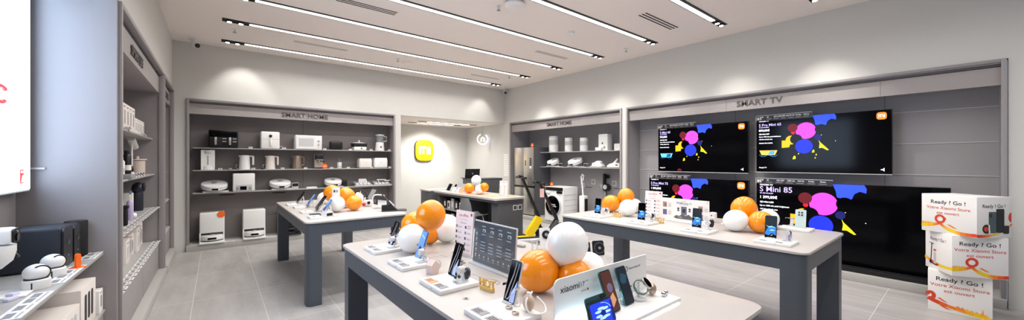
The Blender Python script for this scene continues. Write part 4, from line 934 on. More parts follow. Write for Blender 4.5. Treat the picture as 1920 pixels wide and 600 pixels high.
# stations on the plinth
def dockst(xl, xr, yt, label, m, tagged=False, y=YB + .1):
    a = oy(xl, 300, y)[0]; b = oy(xr, 300, y)[0]; w = b - a; h = oy((xl + xr) / 2, yt, y - .08)[2] - .1
    t = thing('vacuum_station', label, 'docking station', ((a + b) / 2, y, .1), 0, 'tall docking stations along the back wall')
    obj('tank_housing', MB().box((0, .05, h * .66), (w, .24, h * .68), m, bev=.015, seg=3), t)
    obj('base', MB().box((0, 0, .015), (w, .40, .03), m, bev=.004), t); obj('side_cheek', MB().box((-w / 2 + .01, .05, h * .17), (.02, .24, h * .34), m), t); obj('side_cheek', MB().box((w / 2 - .01, .05, h * .17), (.02, .24, h * .34), m), t)
    r = w * .46
    rb = obj('docked_robot', MB().lathe((0, -.03, .04), [(0, 0), (r * .95, 0), (r, .01), (r, .075), (r * .96, .085), (0, .088)], m, n=36, sy=.9), t)
    obj('lidar_cap', MB().cyl((0, -.06, .135), .035, .016, GREYP if m is WHITE else BLACK, n=20), rb); obj('front_sensor', MB().box((0, -.03 - r * .9, .08), (w * .34, .014, .03), GLASSB, bev=.003), rb)
    obj('black_brush_line', MB().lathe((0, -.03, .036), [(r * 1.0, 0), (r * 1.03, .006), (r, .012)], BLACK, n=36, sy=.9), rb)
    if tagged: obj('orange_tag', MB().cyl((w * .36, -.075, h * .93), .055, .006, ORANGE, rot=(PI / 2, 0, 0), n=28), t)
    return t
dockst(374, 421, 399, 'white robot docking station with an orange tag on the floor plinth', WHITE, True)
dockst(455, 497, 393, 'white robot docking station without a tag on the floor plinth', WHITE)
dockst(521, 562, 388, 'black robot docking station seen between the legs of the rear table', BLACK)
for px, py, lb in ((426, 365, 'under the left robot vacuum'), (523, 361, 'under the middle robot vacuum'), (688, 353, 'under the tilted trays')):
    c = oy(px, py, YB + BD); solo('finger_slot', MB().box((0, 0, 0), (.22, .003, .014), BLACKM), 'dark slot in the back panel ' + lb, 'panel slot', (c[0], YB + BD - .002, c[2]))
solo('floor_card', MB().box((0, 0, .003), (.14, .05, .006), WHITE).box((0, -.005, .0065), (.1, .02, .001), MIDTXT), 'small white card on the plinth between the two white stations', 'card', (oy(430, 455, YB - .0)[0], YB - .03, .1005))
solo('floor_card', MB().box((0, 0, .003), (.14, .05, .006), WHITE).box((0, -.005, .0065), (.1, .02, .001), MIDTXT), 'small white card on the plinth left of the rear table leg', 'card', (oy(509, 450, YB)[0], YB - .03, .1005))

# ------------------------------------------------------------------ televisions
TVX = 6.42
def tv_graphics(scr, W, h, title, size, price, lines, pic, inch='65'):
    """W,h screen size; origin at screen centre; u right 0..1, v down 0..1"""
    X = lambda u: (u - .5) * W
    Z = lambda v: (.5 - v) * h
    PK = em('tv_magenta', (236, 62, 238), 1.0); PB = em('tv_blue', (22, 42, 232), 1.0); PBT = em('tv_royal', (40, 72, 236), .9); PY = em('tv_yellow', (232, 222, 24), 1.0); PG = em('tv_gold', (226, 160, 16), 1.0); PR = em('tv_red', (206, 18, 40), .9); PDR = em('tv_maroon', (92, 10, 22), .7)
    PW = em('tv_white', (224, 226, 236), .9); PV = em('tv_violet', (186, 172, 238), .9)
    y = -.0012
    def sh(name, pts, m, k): obj(name, MB().prism(pts, .0004, m, c=(0, y - k * .0003, 0)), scr)
    C = lambda u, v, r, rx=1: circ(X(u), Z(v), r * h * rx, r * h, n=36)
    sh('blue_splash', [(X(u), Z(v)) for u, v in ((.467, .0), (.63, .0), (.642, .045), (.64, .1), (.608, .08), (.58, .115), (.568, .18), (.515, .178), (.49, .165), (.485, .095))], PBT, 0)
    sh('magenta_disc', C(.416, .262, .145), PK, 1)
    sh('maroon_disc', C(.312, .20, .075), PDR, 2); sh('red_patch', C(.315, .29, .028), PR, 1)
    sh('gold_ring', C(.298, .42, .08), PG, 2); sh('gold_patch', [(X(u), Z(v)) for u, v in ((.222, .425), (.262, .425), (.292, .48), (.285, .55), (.222, .56))], PG, 1)
    sh('dark_disc', C(.34, .408, .09), GLASSB, 4); sh('dark_disc', C(.532, .247, .085), GLASSB, 4); sh('dark_disc', C(.425, .05, .035), GLASSB, 4)
    sh('navy_disc', C(.508, .389, .05), em('tv_navy', (16, 20, 96), .7), 3)
    sh('blue_disc', C(.402, .54, .125), PB, 6)
    sh('yellow_star', [(X(u), Z(v)) for u, v in ((.515, .435), (.526, .475), (.56, .545), (.59, .61), (.578, .615), (.542, .572), (.518, .575), (.523, .5))], PY, 5)
    for u, v, a in ((.326, .74, .028), (.475, .63, .022), (.497, .69, .012), (.49, .745, .010), (.36, .67, .010)):
        sh('yellow_fleck', [(X(u - a * .5), Z(v + a)), (X(u + a * .4), Z(v + a * .8)), (X(u + a * .3), Z(v - a * 1.2)), (X(u - a * .2), Z(v - a))], PY, 7)
    sh('spark', C(.637, .46, .006), em('tv_spark', (230, 200, 140), .8), 2); sh('spark', C(.535, .35, .006), em('tv_spark', (230, 200, 140), .8), 6)
    if pic == 'blue': sh('maroon_disc', C(.27, .99, .05)[:19], PDR, 1)
    g = MB(); g.text('XIAOMI TV', (X(.022), y, Z(.055)), h * .032, PW, bold=.0015); obj('brand_line', g, scr)
    words('model_title', scr, title, (X(.02), y, Z(.14)), h * size, PV, bold=.001)
    g = MB(); g.text('4K QD-MiniLED', (X(.022), y, Z(.172)), h * .024, PV, bold=.0008); obj('model_subtitle', g, scr)
    words('price_line', scr, price, (X(.02), y, Z(.238)), h * .052, PW, bold=.002)
    for (s_, v, z_) in lines: g = MB(); g.text(s_, (X(.022), y, Z(v)), h * z_, PW, bold=.0012); obj('feature_line', g, scr)
    # small film frame
    a = em('tv_ice', (96, 196, 226), .9) if pic == 'blue' else em('tv_skin', (232, 170, 70), .9)
    b = em('tv_deep_teal', (10, 70, 120), .9) if pic == 'blue' else em('tv_poster_blue', (60, 150, 210), .9)
    if pic != 'none':
        obj('film_frame', MB().prism([(X(.025), Z(.60)), (X(.185), Z(.60)), (X(.165), Z(.69)), (X(.045), Z(.69))], .0004, a, c=(0, y, 0)).prism([(X(.12), Z(.61)), (X(.165), Z(.61)), (X(.155), Z(.68)), (X(.10), Z(.68))], .0004, b, c=(0, y - .0004, 0)), scr)
        g = MB()
        for u in (.06, .15): g.tube([(X(u) + h * .06 * math.cos(q), y, Z(.675) + h * .045 * math.sin(q)) for q in [math.radians(v) for v in range(180, 361, 20)]], .002, b, n=5)
        obj('film_rim', g, scr)
        g = MB(); g.text('Google TV', (X(.022), y, Z(.935)), h * .028, PW, bold=.001); obj('system_line', g, scr)
    if inch == '85': return
    q = MB(); q.rr((X(.94), y, Z(.09)), h * .115, h * .115, .0005, h * .034, em('tv_orange', (240, 128, 34), 1.0)); lg = obj('logo_square', q, scr)
    q = MB(); mi_logo(q, (X(.94), y - .0012, Z(.09)), h * .075, em('tv_white', (224, 226, 236), .9), .0004); obj('logo_lettering', q, lg)
    if pic != 'none':
        q = MB(); q.prism([(X(.935), Z(.93)), (X(.945), Z(.93)), (X(.958), Z(.905)), (X(.958), Z(.965)), (X(.945), Z(.945)), (X(.935), Z(.945))], .0005, PW, c=(0, y, 0)); obj('mute_icon', q, scr)
def tv(px0, px1, z0, z1, label, title, size, price, lines, pic, inch, y1=None, feet=False, strip_w=None):
    Y1 = ox(px0, 250, TVX)[1]; Y0_ = y1 if y1 is not None else ox(px1, 250, TVX)[1]
    W = Y1 - Y0_; h = z1 - z0
    t = thing('television', label, 'television', (TVX, (Y1 + Y0_) / 2, (z0 + z1) / 2), FACE_RIGHT, 'televisions on the right wall')
    obj('housing', MB().box((0, .03, 0), (W, .05, h), BLACK, bev=.004), t)
    obj('wall_bracket', MB().box((0, .14, 0), (.4, .17, .3), BLACKM), t)
    obj('bottom_trim', MB().box((0, .0, -h / 2 - .004), (W, .02, .008), LGREY), t)
    scr = obj('screen', MB().box((0, .003, 0), (W - .012, .006, h - .012), GLASSB), t)
    tv_graphics(scr, W - .012, h - .012, title, size, price, lines, pic, inch)
    sw = strip_w or W * .47
    sp = obj('spec_plate', MB().box((-W / 2 + sw / 2, -.012, h / 2 + .005), (sw, .004, .085), mat('spec_plate_dark', (44, 44, 50), .3)).box((-W / 2 + sw / 2, -.0145, h / 2 + .044), (sw, .002, .007), LGREY).box((-W / 2 + .003, -.0145, h / 2 + .005), (.006, .002, .085), LGREY), t)
    g = MB(); g.text(inch + '"', (-W / 2 + .015, -.016, h / 2 - .018), .062, WHITEM, bold=.0015); obj('size_lettering', g, sp)
    for k, s_ in enumerate(('4K', 'QD-LED', '1200 nits', '144 Hz', 'Dolby', 'Game')): g = MB(); g.text(s_, (-W / 2 + .14 + k * (sw - .15) / 6, -.016, h / 2 + .01), .026, WHITEM, bold=.0006); g.box((-W / 2 + .17 + k * (sw - .15) / 6, -.0155, h / 2 - .012), ((sw - .15) / 9, .001, .008), MIDTXT); obj('spec_lettering', g, sp)
    return t
LN1 = (('QD-Mini LED', .30, .03), ('Up to 1200 nits peak brightness', .35, .027), ('144 Hz refresh rate', .40, .027), ('Google Cast built-in', .47, .027))
tv(1234, 1403, 1.31, 2.12, 'upper left television showing S Mini 65 with a blue film frame', 'S Mini 65', .068, '799,00€', LN1, 'blue', '65')
tv(1418, 1673, 1.335, 2.135, 'upper right television showing S Pro Mini 65', 'S Pro Mini 65', .066, '899,00€', LN1, 'skin', '65')
tv(1217, 1403, .25, 1.20, 'lower left television showing S Pro Mini 75 behind the product board', 'S Pro Mini 75', .066, '1 099,00€', LN1[:3], 'none', '75', y1=2.147)
tv(1418, 1783, .135, 1.195, 'lower right television showing S Mini 85, largest of the four', 'S Mini 85', .105, '1 399,00€', LN1, 'none', '85')
t = thing('soundbar', 'long black soundbar on the plinth below the largest television', 'soundbar', (6.28, .75, .1005), FACE_RIGHT)
obj('body', MB().box((0, 0, .03), (1.1, .09, .055), BLACK, bev=.01), t); obj('grille_line', MB().box((0, -.046, .03), (1.0, .002, .03), BLACKM), t)

# ------------------------------------------------------------------ goods in the right wall unit
GX = XR + 0.36
def rk(xl, xr, yt, z, X_=None):
    X_ = X_ or GX; a = ox(xl, 300, X_)[1]; b = ox(xr, 300, X_)[1]; return (a + b) / 2, abs(a - b), ox((xl + xr) / 2, yt, X_ - .08)[2] - z
def rthing(name, label, cat, xl, xr, yt, z, X_=None, group=None):
    y, w_, h_ = rk(xl, xr, yt, z, X_); return thing(name, label, cat, (X_ or GX, y, z + .0005), FR, group), w_, h_
R1, R2 = 1.722, 1.352
for xl, xr, yt, lb in ((1031, 1046, 255, 'tallest white cylindrical air purifier, nearest the fridge'), (1060, 1073, 258, 'white cylindrical air purifier, middle of the three'), (1088, 1102, 258, 'white cylindrical air purifier, nearest the pet feeder')):
    t, w, h = rthing('air_purifier', lb, 'air purifier', xl, xr, yt, R1, group='air purifiers on the upper shelf'); w *= .85
    obj('body', MB().rr((0, 0, h / 2), w, h, w, .01, WHITE), t) if 0 else obj('body', MB().lathe((0, 0, 0), [(0, 0), (w * .48, 0), (w * .5, .01), (w * .5, h - .02), (w * .46, h), (0, h - .006)], WHITE, n=32), t)
    obj('grille_band', MB().lathe((0, 0, h * .45), [(w * .502, 0), (w * .506, .002), (w * .506, h * .3), (w * .502, h * .302)], LGREY, n=32), t); obj('display_dot', MB().box((0, -w * .5, h * .06), (.03, .006, .01), GREYP), t)
t, w, h = rthing('pet_feeder', 'tall white square pet feeder with black dot on the upper shelf', 'pet feeder', 1124, 1145, 251, R1)
obj('body', MB().box((.01, 0, h / 2), (w * .8, .18, h), WHITE, bev=.012, seg=3), t); obj('dial', MB().cyl((0, -.094, h * .45), .016, .006, BLACK, rot=(PI / 2, 0, 0)), t); obj('tray', MB().box((-.07, -.11, .035), (.16, .08, .07), WHITE, bev=.006), t); obj('window', MB().box((.05, -.092, .07), (.05, .004, .05), GREYP), t)
t, w, h = rthing('small_appliance', 'small white box cut off by the right frame on the upper shelf', 'appliance', 1154, 1166, 269, R1)
obj('body', MB().box((0, 0, h / 2), (w * .9, .12, h), WHITE, bev=.006), t); obj('logo_line', MB().box((0, -.061, h * .5), (.004, .002, h * .4), MIDTXT), t)
for xl, xr, r, lb in ((1026, 1051, .155, 'smaller white robot vacuum tilted on the lower shelf above the washing machine'), (1066, 1094, .175, 'larger white robot vacuum tilted on the lower shelf')):
    y, w, h = rk(xl, xr, 300, R2); vac((GX - .02, y, R2 + .001), FR, lb, r, tilt=.42)
for px, lb in ((1053, 'thin white frame right of the smaller robot vacuum'), (1101, 'thin white frame right of the larger robot vacuum')):
    c = ox(px, 300, GX); m = MB(); m.tube([(-.06, 0, .005), (.06, 0, .005), (.06, 0, .085), (-.06, 0, .085)], .004, WHITE, closed=True, n=6); m.box((0, -.02, .006), (.16, .12, .012), WHITE); solo('wire_frame_stand', m, lb, 'stand', (GX - .05, c[1], R2 + .001), FR)
t, w, h = rthing('steam_iron', 'white steam iron with round grip on the lower shelf', 'iron', 1110, 1133, 300, R2)
obj('sole', MB().box((0, 0, .02), (w * .9, .2, .03), LGREY, bev=.004), t); obj('body', MB().prism([(-w * .42, 0), (w * .45, 0), (w * .3, .06), (0, .10), (-w * .36, .07)], .11, WHITE, c=(0, -.055, .03)), t); obj('handle', MB().sph((.02, 0, .12), (w * .28, .05, .032), WHITE), t); obj('pink_mark', MB().box((-w * .22, -.057, .08), (.02, .002, .04), PINKP), t)
t, w, h = rthing('mite_vacuum', 'white handheld vacuum with raised handle at the end of the lower shelf', 'handheld vacuum', 1142, 1165, 296, R2)
obj('body', MB().prism([(-w * .5, .0), (w * .5, 0), (w * .5, .07), (w * .1, .1), (-w * .3, .07), (-w * .5, .03)], .16, WHITE, c=(0, -.08, .012)), t); obj('handle', MB().tube([(-.04, 0, .09), (.02, 0, .14), (.06, 0, .19)], [.022, .02, .016], WHITE, n=12), t); obj('dark_window', MB().box((w * .3, -.082, .06), (.05, .004, .03), mat('print_brown', (120, 90, 84), .5)), t)
# fridge
FX = 6.30; y0 = 7.72; y1 = ox(1001, 300, FX)[1]; W = y0 - y1; Hf = 1.85
t = thing('refrigerator', 'tall brushed steel four door refrigerator in the wall unit', 'refrigerator', (FX, (y0 + y1) / 2, .091), FR); hb = Hf - .091
obj('cabinet', MB().box((0, .31, hb / 2), (W, .56, hb), mat('fridge_side', (92, 92, 96), .4, noise=.02)), t); sp = .42 * hb
for k in (-1, 1):
    d = obj('door', MB().box((k * W / 4, .0, sp + (hb - sp) / 2 + .012), (W / 2 - .005, .05, hb - sp - .03), STEEL, bev=.006), t)
    d2 = obj('door', MB().box((k * W / 4, .0, sp / 2 - .0), (W / 2 - .005, .05, sp - .05), STEEL, bev=.006), t)
obj('dark_gap', MB().box((0, .012, sp), (W, .05, .05), BLACK), t)
obj('display_slot', MB().box((.08, -.027, hb * .77), (.022, .004, .14), GLASSB), t)
q = MB()
for k in range(4): q.box((W * .37, -.0275, hb * .83 - k * .05), (.07, .003, .036), BLACK)
q.box((W * .37, -.0275, hb * .83 - .215), (.07, .003, .06), WHITEM); obj('energy_label', q, t)
c = ox(997, 272, FX + .1); disc((FX - .0, y1 + .06, Hf + .001), FR, .05, 'round orange tag standing on top of the refrigerator')
# washing machine
WX = 6.14; y0 = ox(1021, 300, WX)[1]; y1 = ox(1055, 300, WX)[1]; W = y0 - y1; hw = .80
t = thing('washing_machine', 'white front loading washing machine with black glass door', 'washing machine', (WX, (y0 + y1) / 2, .091), FR)
obj('cabinet', MB().box((0, .26, hw / 2), (W, .50, hw), WHITE, bev=.008), t)
q = MB()
for k in range(5): q.box((W / 2 + .002, .26, .14 + k * .12), (.006, .42, .012), LGREY, bev=.002)
obj('side_ribs', q, t)
obj('control_panel', MB().box((0, .005, hw - .045), (W * .98, .02, .075), BLACK, bev=.003), t); obj('detergent_drawer', MB().box((-W * .32, .003, hw - .13), (W * .26, .02, .07), WHITE, bev=.003), t); obj('display_label', MB().box((W * .32, .003, hw - .12), (W * .28, .02, .05), BLACK), t)
dr = obj('door_ring', MB().cyl((0, -.005, hw * .46), W * .41, .05, LGREY, rot=(PI / 2, 0, 0), n=48, bev=.008), t); obj('door_glass', MB().cyl((0, -.025, hw * .46), W * .38, .03, GLASSB, rot=(PI / 2, 0, 0), n=48, bev=.006), dr)
for k, s_ in enumerate(('La technologie', 'au service du linge')): q = MB(); q.text(s_, (0, -.0415, hw * .48 - k * .04), .036, WHITEM, align='CENTER', bold=.001); obj('door_lettering', q, dr)
obj('door_picture', MB().prism([(-.02, 0), (.03, 0), (.02, .06), (0, .09), (-.02, .05)], .001, em('door_blue', (50, 90, 140), .3), c=(.02, -.0415, hw * .30)), dr)
disc((WX + .12, y0 - .12, .091 + hw + .001), FR, .05, 'round orange tag standing on the washing machine')
# cordless cleaners
t = thing('floor_washer', 'white upright floor washer with curved handle beside the washing machine', 'floor washer', (ox(1094, 300, 6.6)[0], ox(1094, 300, 6.6)[1], .091), FR)
zt = ox(1094, 327, 6.6)[2] - .091
obj('body', MB().box((0, 0, .36), (.15, .16, .5), WHITE, bev=.03, seg=3).box((0, -.03, .07), (.24, .26, .11), WHITE, bev=.02), t); obj('side_panel', MB().box((.078, 0, .34), (.01, .1, .4), BLACK), t)
obj('pole', MB().tube([(-.01, 0, .58), (-.03, 0, .85), (-.05, 0, zt - .18)], [.02, .018, .022], WHITE, n=14), t); obj('handle', MB().tube([(-.05, 0, zt - .18), (-.07, 0, zt - .05), (-.03, 0, zt), (.01, 0, zt - .04), (-.02, 0, zt - .14)], .018, WHITE, n=12), t)
c = ox(1131, 340, 6.72)
t = thing('stick_vacuum', 'black cordless stick vacuum hanging on the wall unit panel', 'vacuum', (6.80, c[1], .95), FR); zt = ox(1131, 328, 6.75)[2] - .95
obj('wall_dock', MB().box((0, .06, zt - .04), (.10, .06, .08), BLACK, bev=.004), t); obj('motor_body', MB().cyl((.03, 0, zt - .28), .085, .10, BLACK, rot=(PI / 2, 0, 0), bev=.01).box((-.02, 0, zt - .12), (.06, .07, .3), BLACK, bev=.012), t)
obj('dust_cup', MB().cyl((-.10, 0, zt - .27), .06, .09, CLEAR, rot=(PI / 2, 0, 0), bev=.006), t); obj('motor_grille', MB().cyl((.03, -.055, zt - .27), .05, .02, LGREY, rot=(PI / 2, 0, 0)), t)
obj('tube', MB().tube([(0, 0, zt - .34), (.0, 0, zt - .75), (-.01, 0, -.3)], .02, GREYP, n=12), t); obj('power_cable', MB().tube([(.04, 0, zt - .33), (.02, 0, zt - .5), (.0, -.02, zt - .7)], .008, BLACK, n=6), t)
obj('floor_head', MB().box((0, -.04, -.62), (.24, .12, .07), BLACK, bev=.015).cyl((-.005, 0, -.45), .018, .32, GREYP), t)
for px, py, lb in ((1113, 341, 'white square card frame between the two upright cleaners'), (1152, 344, 'white square card frame right of the stick vacuum'), (1093, 347, 'white square card frame behind the floor washer')):
    c = ox(px, py, XR + .66); m = MB(); m.box((0, 0, 0), (.11, .006, .11), WHITE); m.box((0, -.004, 0), (.085, .003, .085), BACKR); solo('square_sign', m, lb, 'card frame', (XR + .653, c[1], c[2]), FR, 'square card frames in the wall unit')
for px, py, lb in ((1104, 351, 'dark slot in the wall unit panel left of the stick vacuum'), (1159, 354, 'dark slot in the wall unit panel at the right edge')):
    c = ox(px, py, XR + .66); solo('panel_slot', MB().box((0, 0, 0), (.2, .003, .012), BLACKM), lb, 'panel slot', (XR + .657, c[1], c[2]), FR)

# ------------------------------------------------------------------ printed cartons at the right
OR_ = [mat('ribbon_%d' % i, c, .6) for i, c in enumerate(((238, 196, 22), (240, 176, 24), (238, 150, 26), (234, 122, 30), (226, 92, 34), (214, 66, 36)))]
def ribbon(m, pts, wd, y, cols, k=0):
    n = len(pts) - 1
    for i in range(n):
        a, b = pts[i], pts[i + 1]
        w0 = wd[i] if hasattr(wd, '__len__') else wd; w1 = wd[i + 1] if hasattr(wd, '__len__') else wd
        def nrm(j):
            p, q = pts[max(0, j - 1)], pts[min(n, j + 1)]; dx, dz = q[0] - p[0], q[1] - p[1]; L = math.hypot(dx, dz) or 1; return -dz / L, dx / L
        na, nb = nrm(i), nrm(i + 1)
        m.prism([(a[0] - na[0] * w0 / 2, a[1] - na[1] * w0 / 2), (b[0] - nb[0] * w1 / 2, b[1] - nb[1] * w1 / 2), (b[0] + nb[0] * w1 / 2, b[1] + nb[1] * w1 / 2), (a[0] + na[0] * w0 / 2, a[1] + na[1] * w0 / 2)], 0, OR_[cols[min(i, len(cols) - 1)]], c=(0, y - .0002 * k, 0))
def bez(p, n=14):
    out = []
    for i in range(n + 1):
        t_ = i / n; a = [(1 - t_) ** 3, 3 * t_ * (1 - t_) ** 2, 3 * t_ * t_ * (1 - t_), t_ ** 3]; out.append((sum(a[k] * p[k][0] for k in range(4)), sum(a[k] * p[k][1] for k in range(4))))
    return out
def face_main(parent, w, h, rot, org, flip=False):
    """the wide printed face; local x to the right, z up, centre bottom at org"""
    def put(name, mb):
        o = obj(name, mb, parent); o.location = org; o.rotation_euler = (0, 0, rot); return o
    y = -.0008
    g = MB(); g.text('Ready ? Go !', (0, y, h * .76), h * .135, BLACKM, align='CENTER', bold=.0006, sx=1.05); put('black_lettering', g)
    for s_, z in (('Votre Xiaomi Store', .62), ('est ouvert', .49)): g = MB(); g.text(s_, (0, y, h * z), h * .108, REDTXT, align='CENTER', bold=.0003, sx=1.05); put('red_lettering', g)
    X = lambda u: (u - .5) * w
    g = MB()
    if flip:
        ribbon(g, [(X(.0 + .045 + .055 * math.cos(a)), h * (.37 + .075 * math.sin(a))) for a in [math.radians(v) for v in range(-100, 200, 20)]], h * .07, y, [5], 1)
        ribbon(g, bez([(X(.0), h * .30), (X(.25), h * .16), (X(.5), h * .12), (X(1), h * .03)], 20), [h * .09] * 8 + [h * .075] * 13, y, [5, 5, 5, 5, 5, 4, 4, 4, 3, 3, 3, 2, 2, 2, 1, 1, 0, 0, 0, 0])
        g.prism([(X(.15), h * .33), (X(.2), h * .34), (X(.33), h * .24), (X(.26), h * .26)], 0, OR_[4], c=(0, y, 0)); g.prism([(X(.18), h * .16), (X(.24), h * .15), (X(.4), h * .08), (X(.3), h * .09)], 0, OR_[5], c=(0, y, 0))
        x = .45
        for k in range(26): hh_ = .03 + .045 * abs(math.sin(k * 2.3)); g.box((X(x + k * .019), y, h * (.145 - k * .0035 + hh_ / 2)), (w * .016, .0004, h * hh_), OR_[3 if k < 8 else 1])
        g.prism([(X(.82), h * .08), (X(.845), h * .15), (X(.857), h * .26), (X(.869), h * .15), (X(.894), h * .08), (X(.872), h * .08), (X(.857), h * .13), (X(.842), h * .08)], 0, OR_[2], c=(0, y - .0003, 0))
    else:
        ribbon(g, bez([(X(.0), h * .16), (X(.12), h * .15), (X(.22), h * .18), (X(.36), h * .25)], 8), [h * .09, h * .085, h * .08, h * .08, h * .075, h * .07, h * .07, h * .065, h * .06], y, [0, 0, 0, 1, 1, 2, 3, 4])
        ribbon(g, [(X(.36) + h * .09 * math.cos(a), h * (.36 + .09 * math.sin(a))) for a in [math.radians(v) for v in range(-110, 251, 18)]], h * .055, y, [5], 1)
        ribbon(g, bez([(X(.36), h * .25), (X(.5), h * .06), (X(.75), h * .02), (X(1), h * .06)], 16), [h * .06] * 4 + [h * .08] * 13, y, [4, 3, 2, 1, 0, 0, 0, 0, 1, 2, 3, 3, 4, 4, 5, 5], 2)
        g.prism([(X(.48), h * .24), (X(.54), h * .24), (X(.68), h * .15), (X(.6), h * .16)], 0, OR_[3], c=(0, y, 0)); g.prism([(X(.45), h * .42), (X(.47), h * .4), (X(.475), h * .35), (X(.455), h * .36)], 0, OR_[5], c=(0, y, 0))
        for k in range(16): hh_ = .03 + .03 * abs(math.sin(k * 2.1)); g.box((X(.01 + k * .016), y, h * (.20 + hh_ / 2)), (w * .013, .0004, h * hh_), OR_[1])
    put('ribbon_print', g)
def carton(corner, z, a_len, b_len, h, ang, label):
    """corner = the near vertical edge; faces run away along ang (right face) and ang+90deg (left face)"""
    t = thing('printed_carton', label, 'box', (corner[0], corner[1], z), ang)
    bx = MB(); bx.box((a_len / 2, b_len / 2, h / 2), (a_len, b_len, h), WHITEM, bev=.003); obj('cardboard', bx, t)
    obj('top_flap_seam', MB().box((a_len / 2, b_len / 2, h + .0005), (a_len, .004, .001), LGREY), t)
    return t
# bottom carton: wide face turned to the left
ang = math.atan2(-.141 - .258, 5.625 - 5.617)
hb_ = .405
t = carton((5.617, .27), 0.0005, .40, .38, hb_, ang, 'bottom printed carton of the stack, with the city skyline ribbon')
face_main(t, .40, hb_, 0, (.20, 0, 0), True)
# middle carton
hm = .385; ang2 = math.atan2(-.33, .19)
t = carton((5.46, .11), hb_ + .001, .38, .37, hm, ang2, 'middle printed carton of the stack, showing a scooter on its narrow side')
face_main(t, .38, hm, 0, (.19, 0, 0))
def side_print(t, b, h, kind):
    # left face: plane x=0 of the carton, seen from -x ; right-hand direction is -y
    def put(name, g): o = obj(name, g, t); o.location = (0, b / 2, 0); o.rotation_euler = (0, 0, -PI / 2); return o
    g = MB(); g.text('Ready ? Go !', (.0, -.0008, h * .76), h * .115, BLACKM, align='CENTER', bold=.0004, sx=.95); put('side_lettering', g)
    if kind == 'scooter':
        g = MB(); g.tube([(-.10, -.001, h * .17), (-.085, -.001, h * .68)], .004, BLACK, n=5).tube([(-.12, -.001, h * .68), (-.06, -.001, h * .66)], .003, BLACK, n=5).cyl((-.105, -.001, h * .17), .018, .001, BLACK, rot=(PI / 2, 0, 0)).tube([(-.10, -.001, h * .15), (-.02, -.001, h * .12), (.0, -.001, h * .16)], .005, BLACK, n=5); put('scooter_print', g)
        g = MB(); g.rr((-.045, -.001, h * .3), .035, h * .3, .001, .01, LGREY); g.prism(circ(-.045, h * .48, .02, n=12, a0=0, a1=180), .0005, OR_[5], c=(0, -.0015, 0)); g.box((-.02, -.001, h * .14), (.05, .0006, .02), OR_[4]); put('appliance_print', g)
        g = MB(); ribbon(g, bez([(-.19, h * .27), (-.1, h * .2), (0, h * .1), (.19, h * .16)], 12), h * .07, -.0008, [1, 1, 2, 4, 5, 5, 3, 1, 0, 0, 0, 0]); put('side_ribbon', g)
    return
side_print(t, .37, hm, 'scooter')
# top carton: wide face turned left, products on the right face
ht = .375; b_len = .43; ang3 = math.atan2(-.2, .285)
t = carton((5.415, -.037), hb_ + hm + .002, .35, b_len, ht, ang3, 'top printed carton of the stack, showing phones and watches on one side')
face_main(t, b_len, ht, -PI / 2, (0, b_len / 2, 0))
g = MB(); g.text('Ready ? Go !', (.17, -.0008, ht * .74), ht * .12, BLACKM, align='CENTER', bold=.0004); obj('side_lettering', g, t)
g = MB(); g.rr((.155, -.001, ht * .38), .075, ht * .52, .001, .01, mat('print_teal', (74, 92, 98), .5)); g.rr((.232, -.0016, ht * .42), .08, ht * .58, .001, .01, mat('print_black', (30, 32, 36), .5)); g.rr((.137, -.0022, ht * .55), .025, .035, .0006, .005, DKTXT); obj('phones_print', g, t)
g = MB(); g.cyl((.095, -.002, ht * .22), .042, .001, BLACK, rot=(PI / 2, 0, 0), n=24).cyl((.088, -.003, ht * .22), .022, .001, OR_[5], rot=(PI / 2, 0, 0), n=20).prism([(.115, ht * .1), (.13, ht * .14), (.125, ht * .32), (.11, ht * .34)], .0005, WHITEM, c=(0, -.0034, 0)); obj('watch_print', g, t); g = MB(); g.rr((.29, -.002, ht * .2), .06, ht * .2, .001, .015, BLACK); obj('speaker_print', g, t)
g = MB(); ribbon(g, bez([(.0, ht * .05), (.1, ht * .03), (.25, ht * .06), (.35, ht * .34)], 12), [ht * .07] * 5 + [ht * .04] * 8, -.0008, [5, 5, 4, 3, 2, 1, 0, 0, 1, 2, 3, 3]); g.prism(circ(.345, ht * .5, .03, .045)[7:22], 0, OR_[5], c=(0, -.0008, 0)); obj('side_ribbon', g, t)

# ------------------------------------------------------------------ service counter in the alcove corner
CZ = 0.80
t = thing('service_counter', 'dark grey service counter with white top and open front shelves', 'counter', (4.36, 6.69, 0), 0)
def lp(x, y): return x - 4.36, y - 6.69
m = MB(); m.prism(rrect(.76, 2.5, .06, 8), .035, TOP, c=(.0, 0, CZ), rot=(-PI / 2, 0, 0)); obj('counter_top', m, t)
m = MB(); m.prism(rrect(.70, 2.44, .05, 8), .05, DARKC, c=(.0, 0, CZ - .035), rot=(-PI / 2, 0, 0)); obj('under_rail', m, t)
obj('end_panel', MB().box((0.02, 5.60 - 6.69, .358), (.60, .22, .715), DARKC, bev=.004), t)
obj('back_panel', MB().box((.30, 0, .358), (.03, 2.0, .715), DARKC), t); obj('kneehole_side', MB().box((0.0, 6.66 - 6.69, .358), (.60, .03, .715), DARKC), t)
obj('end_panel', MB().box((0.0, 7.82 - 6.69, .358), (.60, .10, .715), DARKC, bev=.004), t)
obj('open_shelf', MB().box((0.0, 7.22 - 6.69, .40), (.58, 1.10, .018), SHELF), t); obj('open_shelf', MB().box((0.0, 7.22 - 6.69, .06), (.58, 1.10, .018), DARKC), t)
for x in (.12, .24): obj('socket_frame', MB().box((x, 5.487 - 6.69, .60), (.095, .006, .095), WHITEM).box((x, 5.482 - 6.69, .60), (.07, .004, .07), DKTXT), t)
k = 0
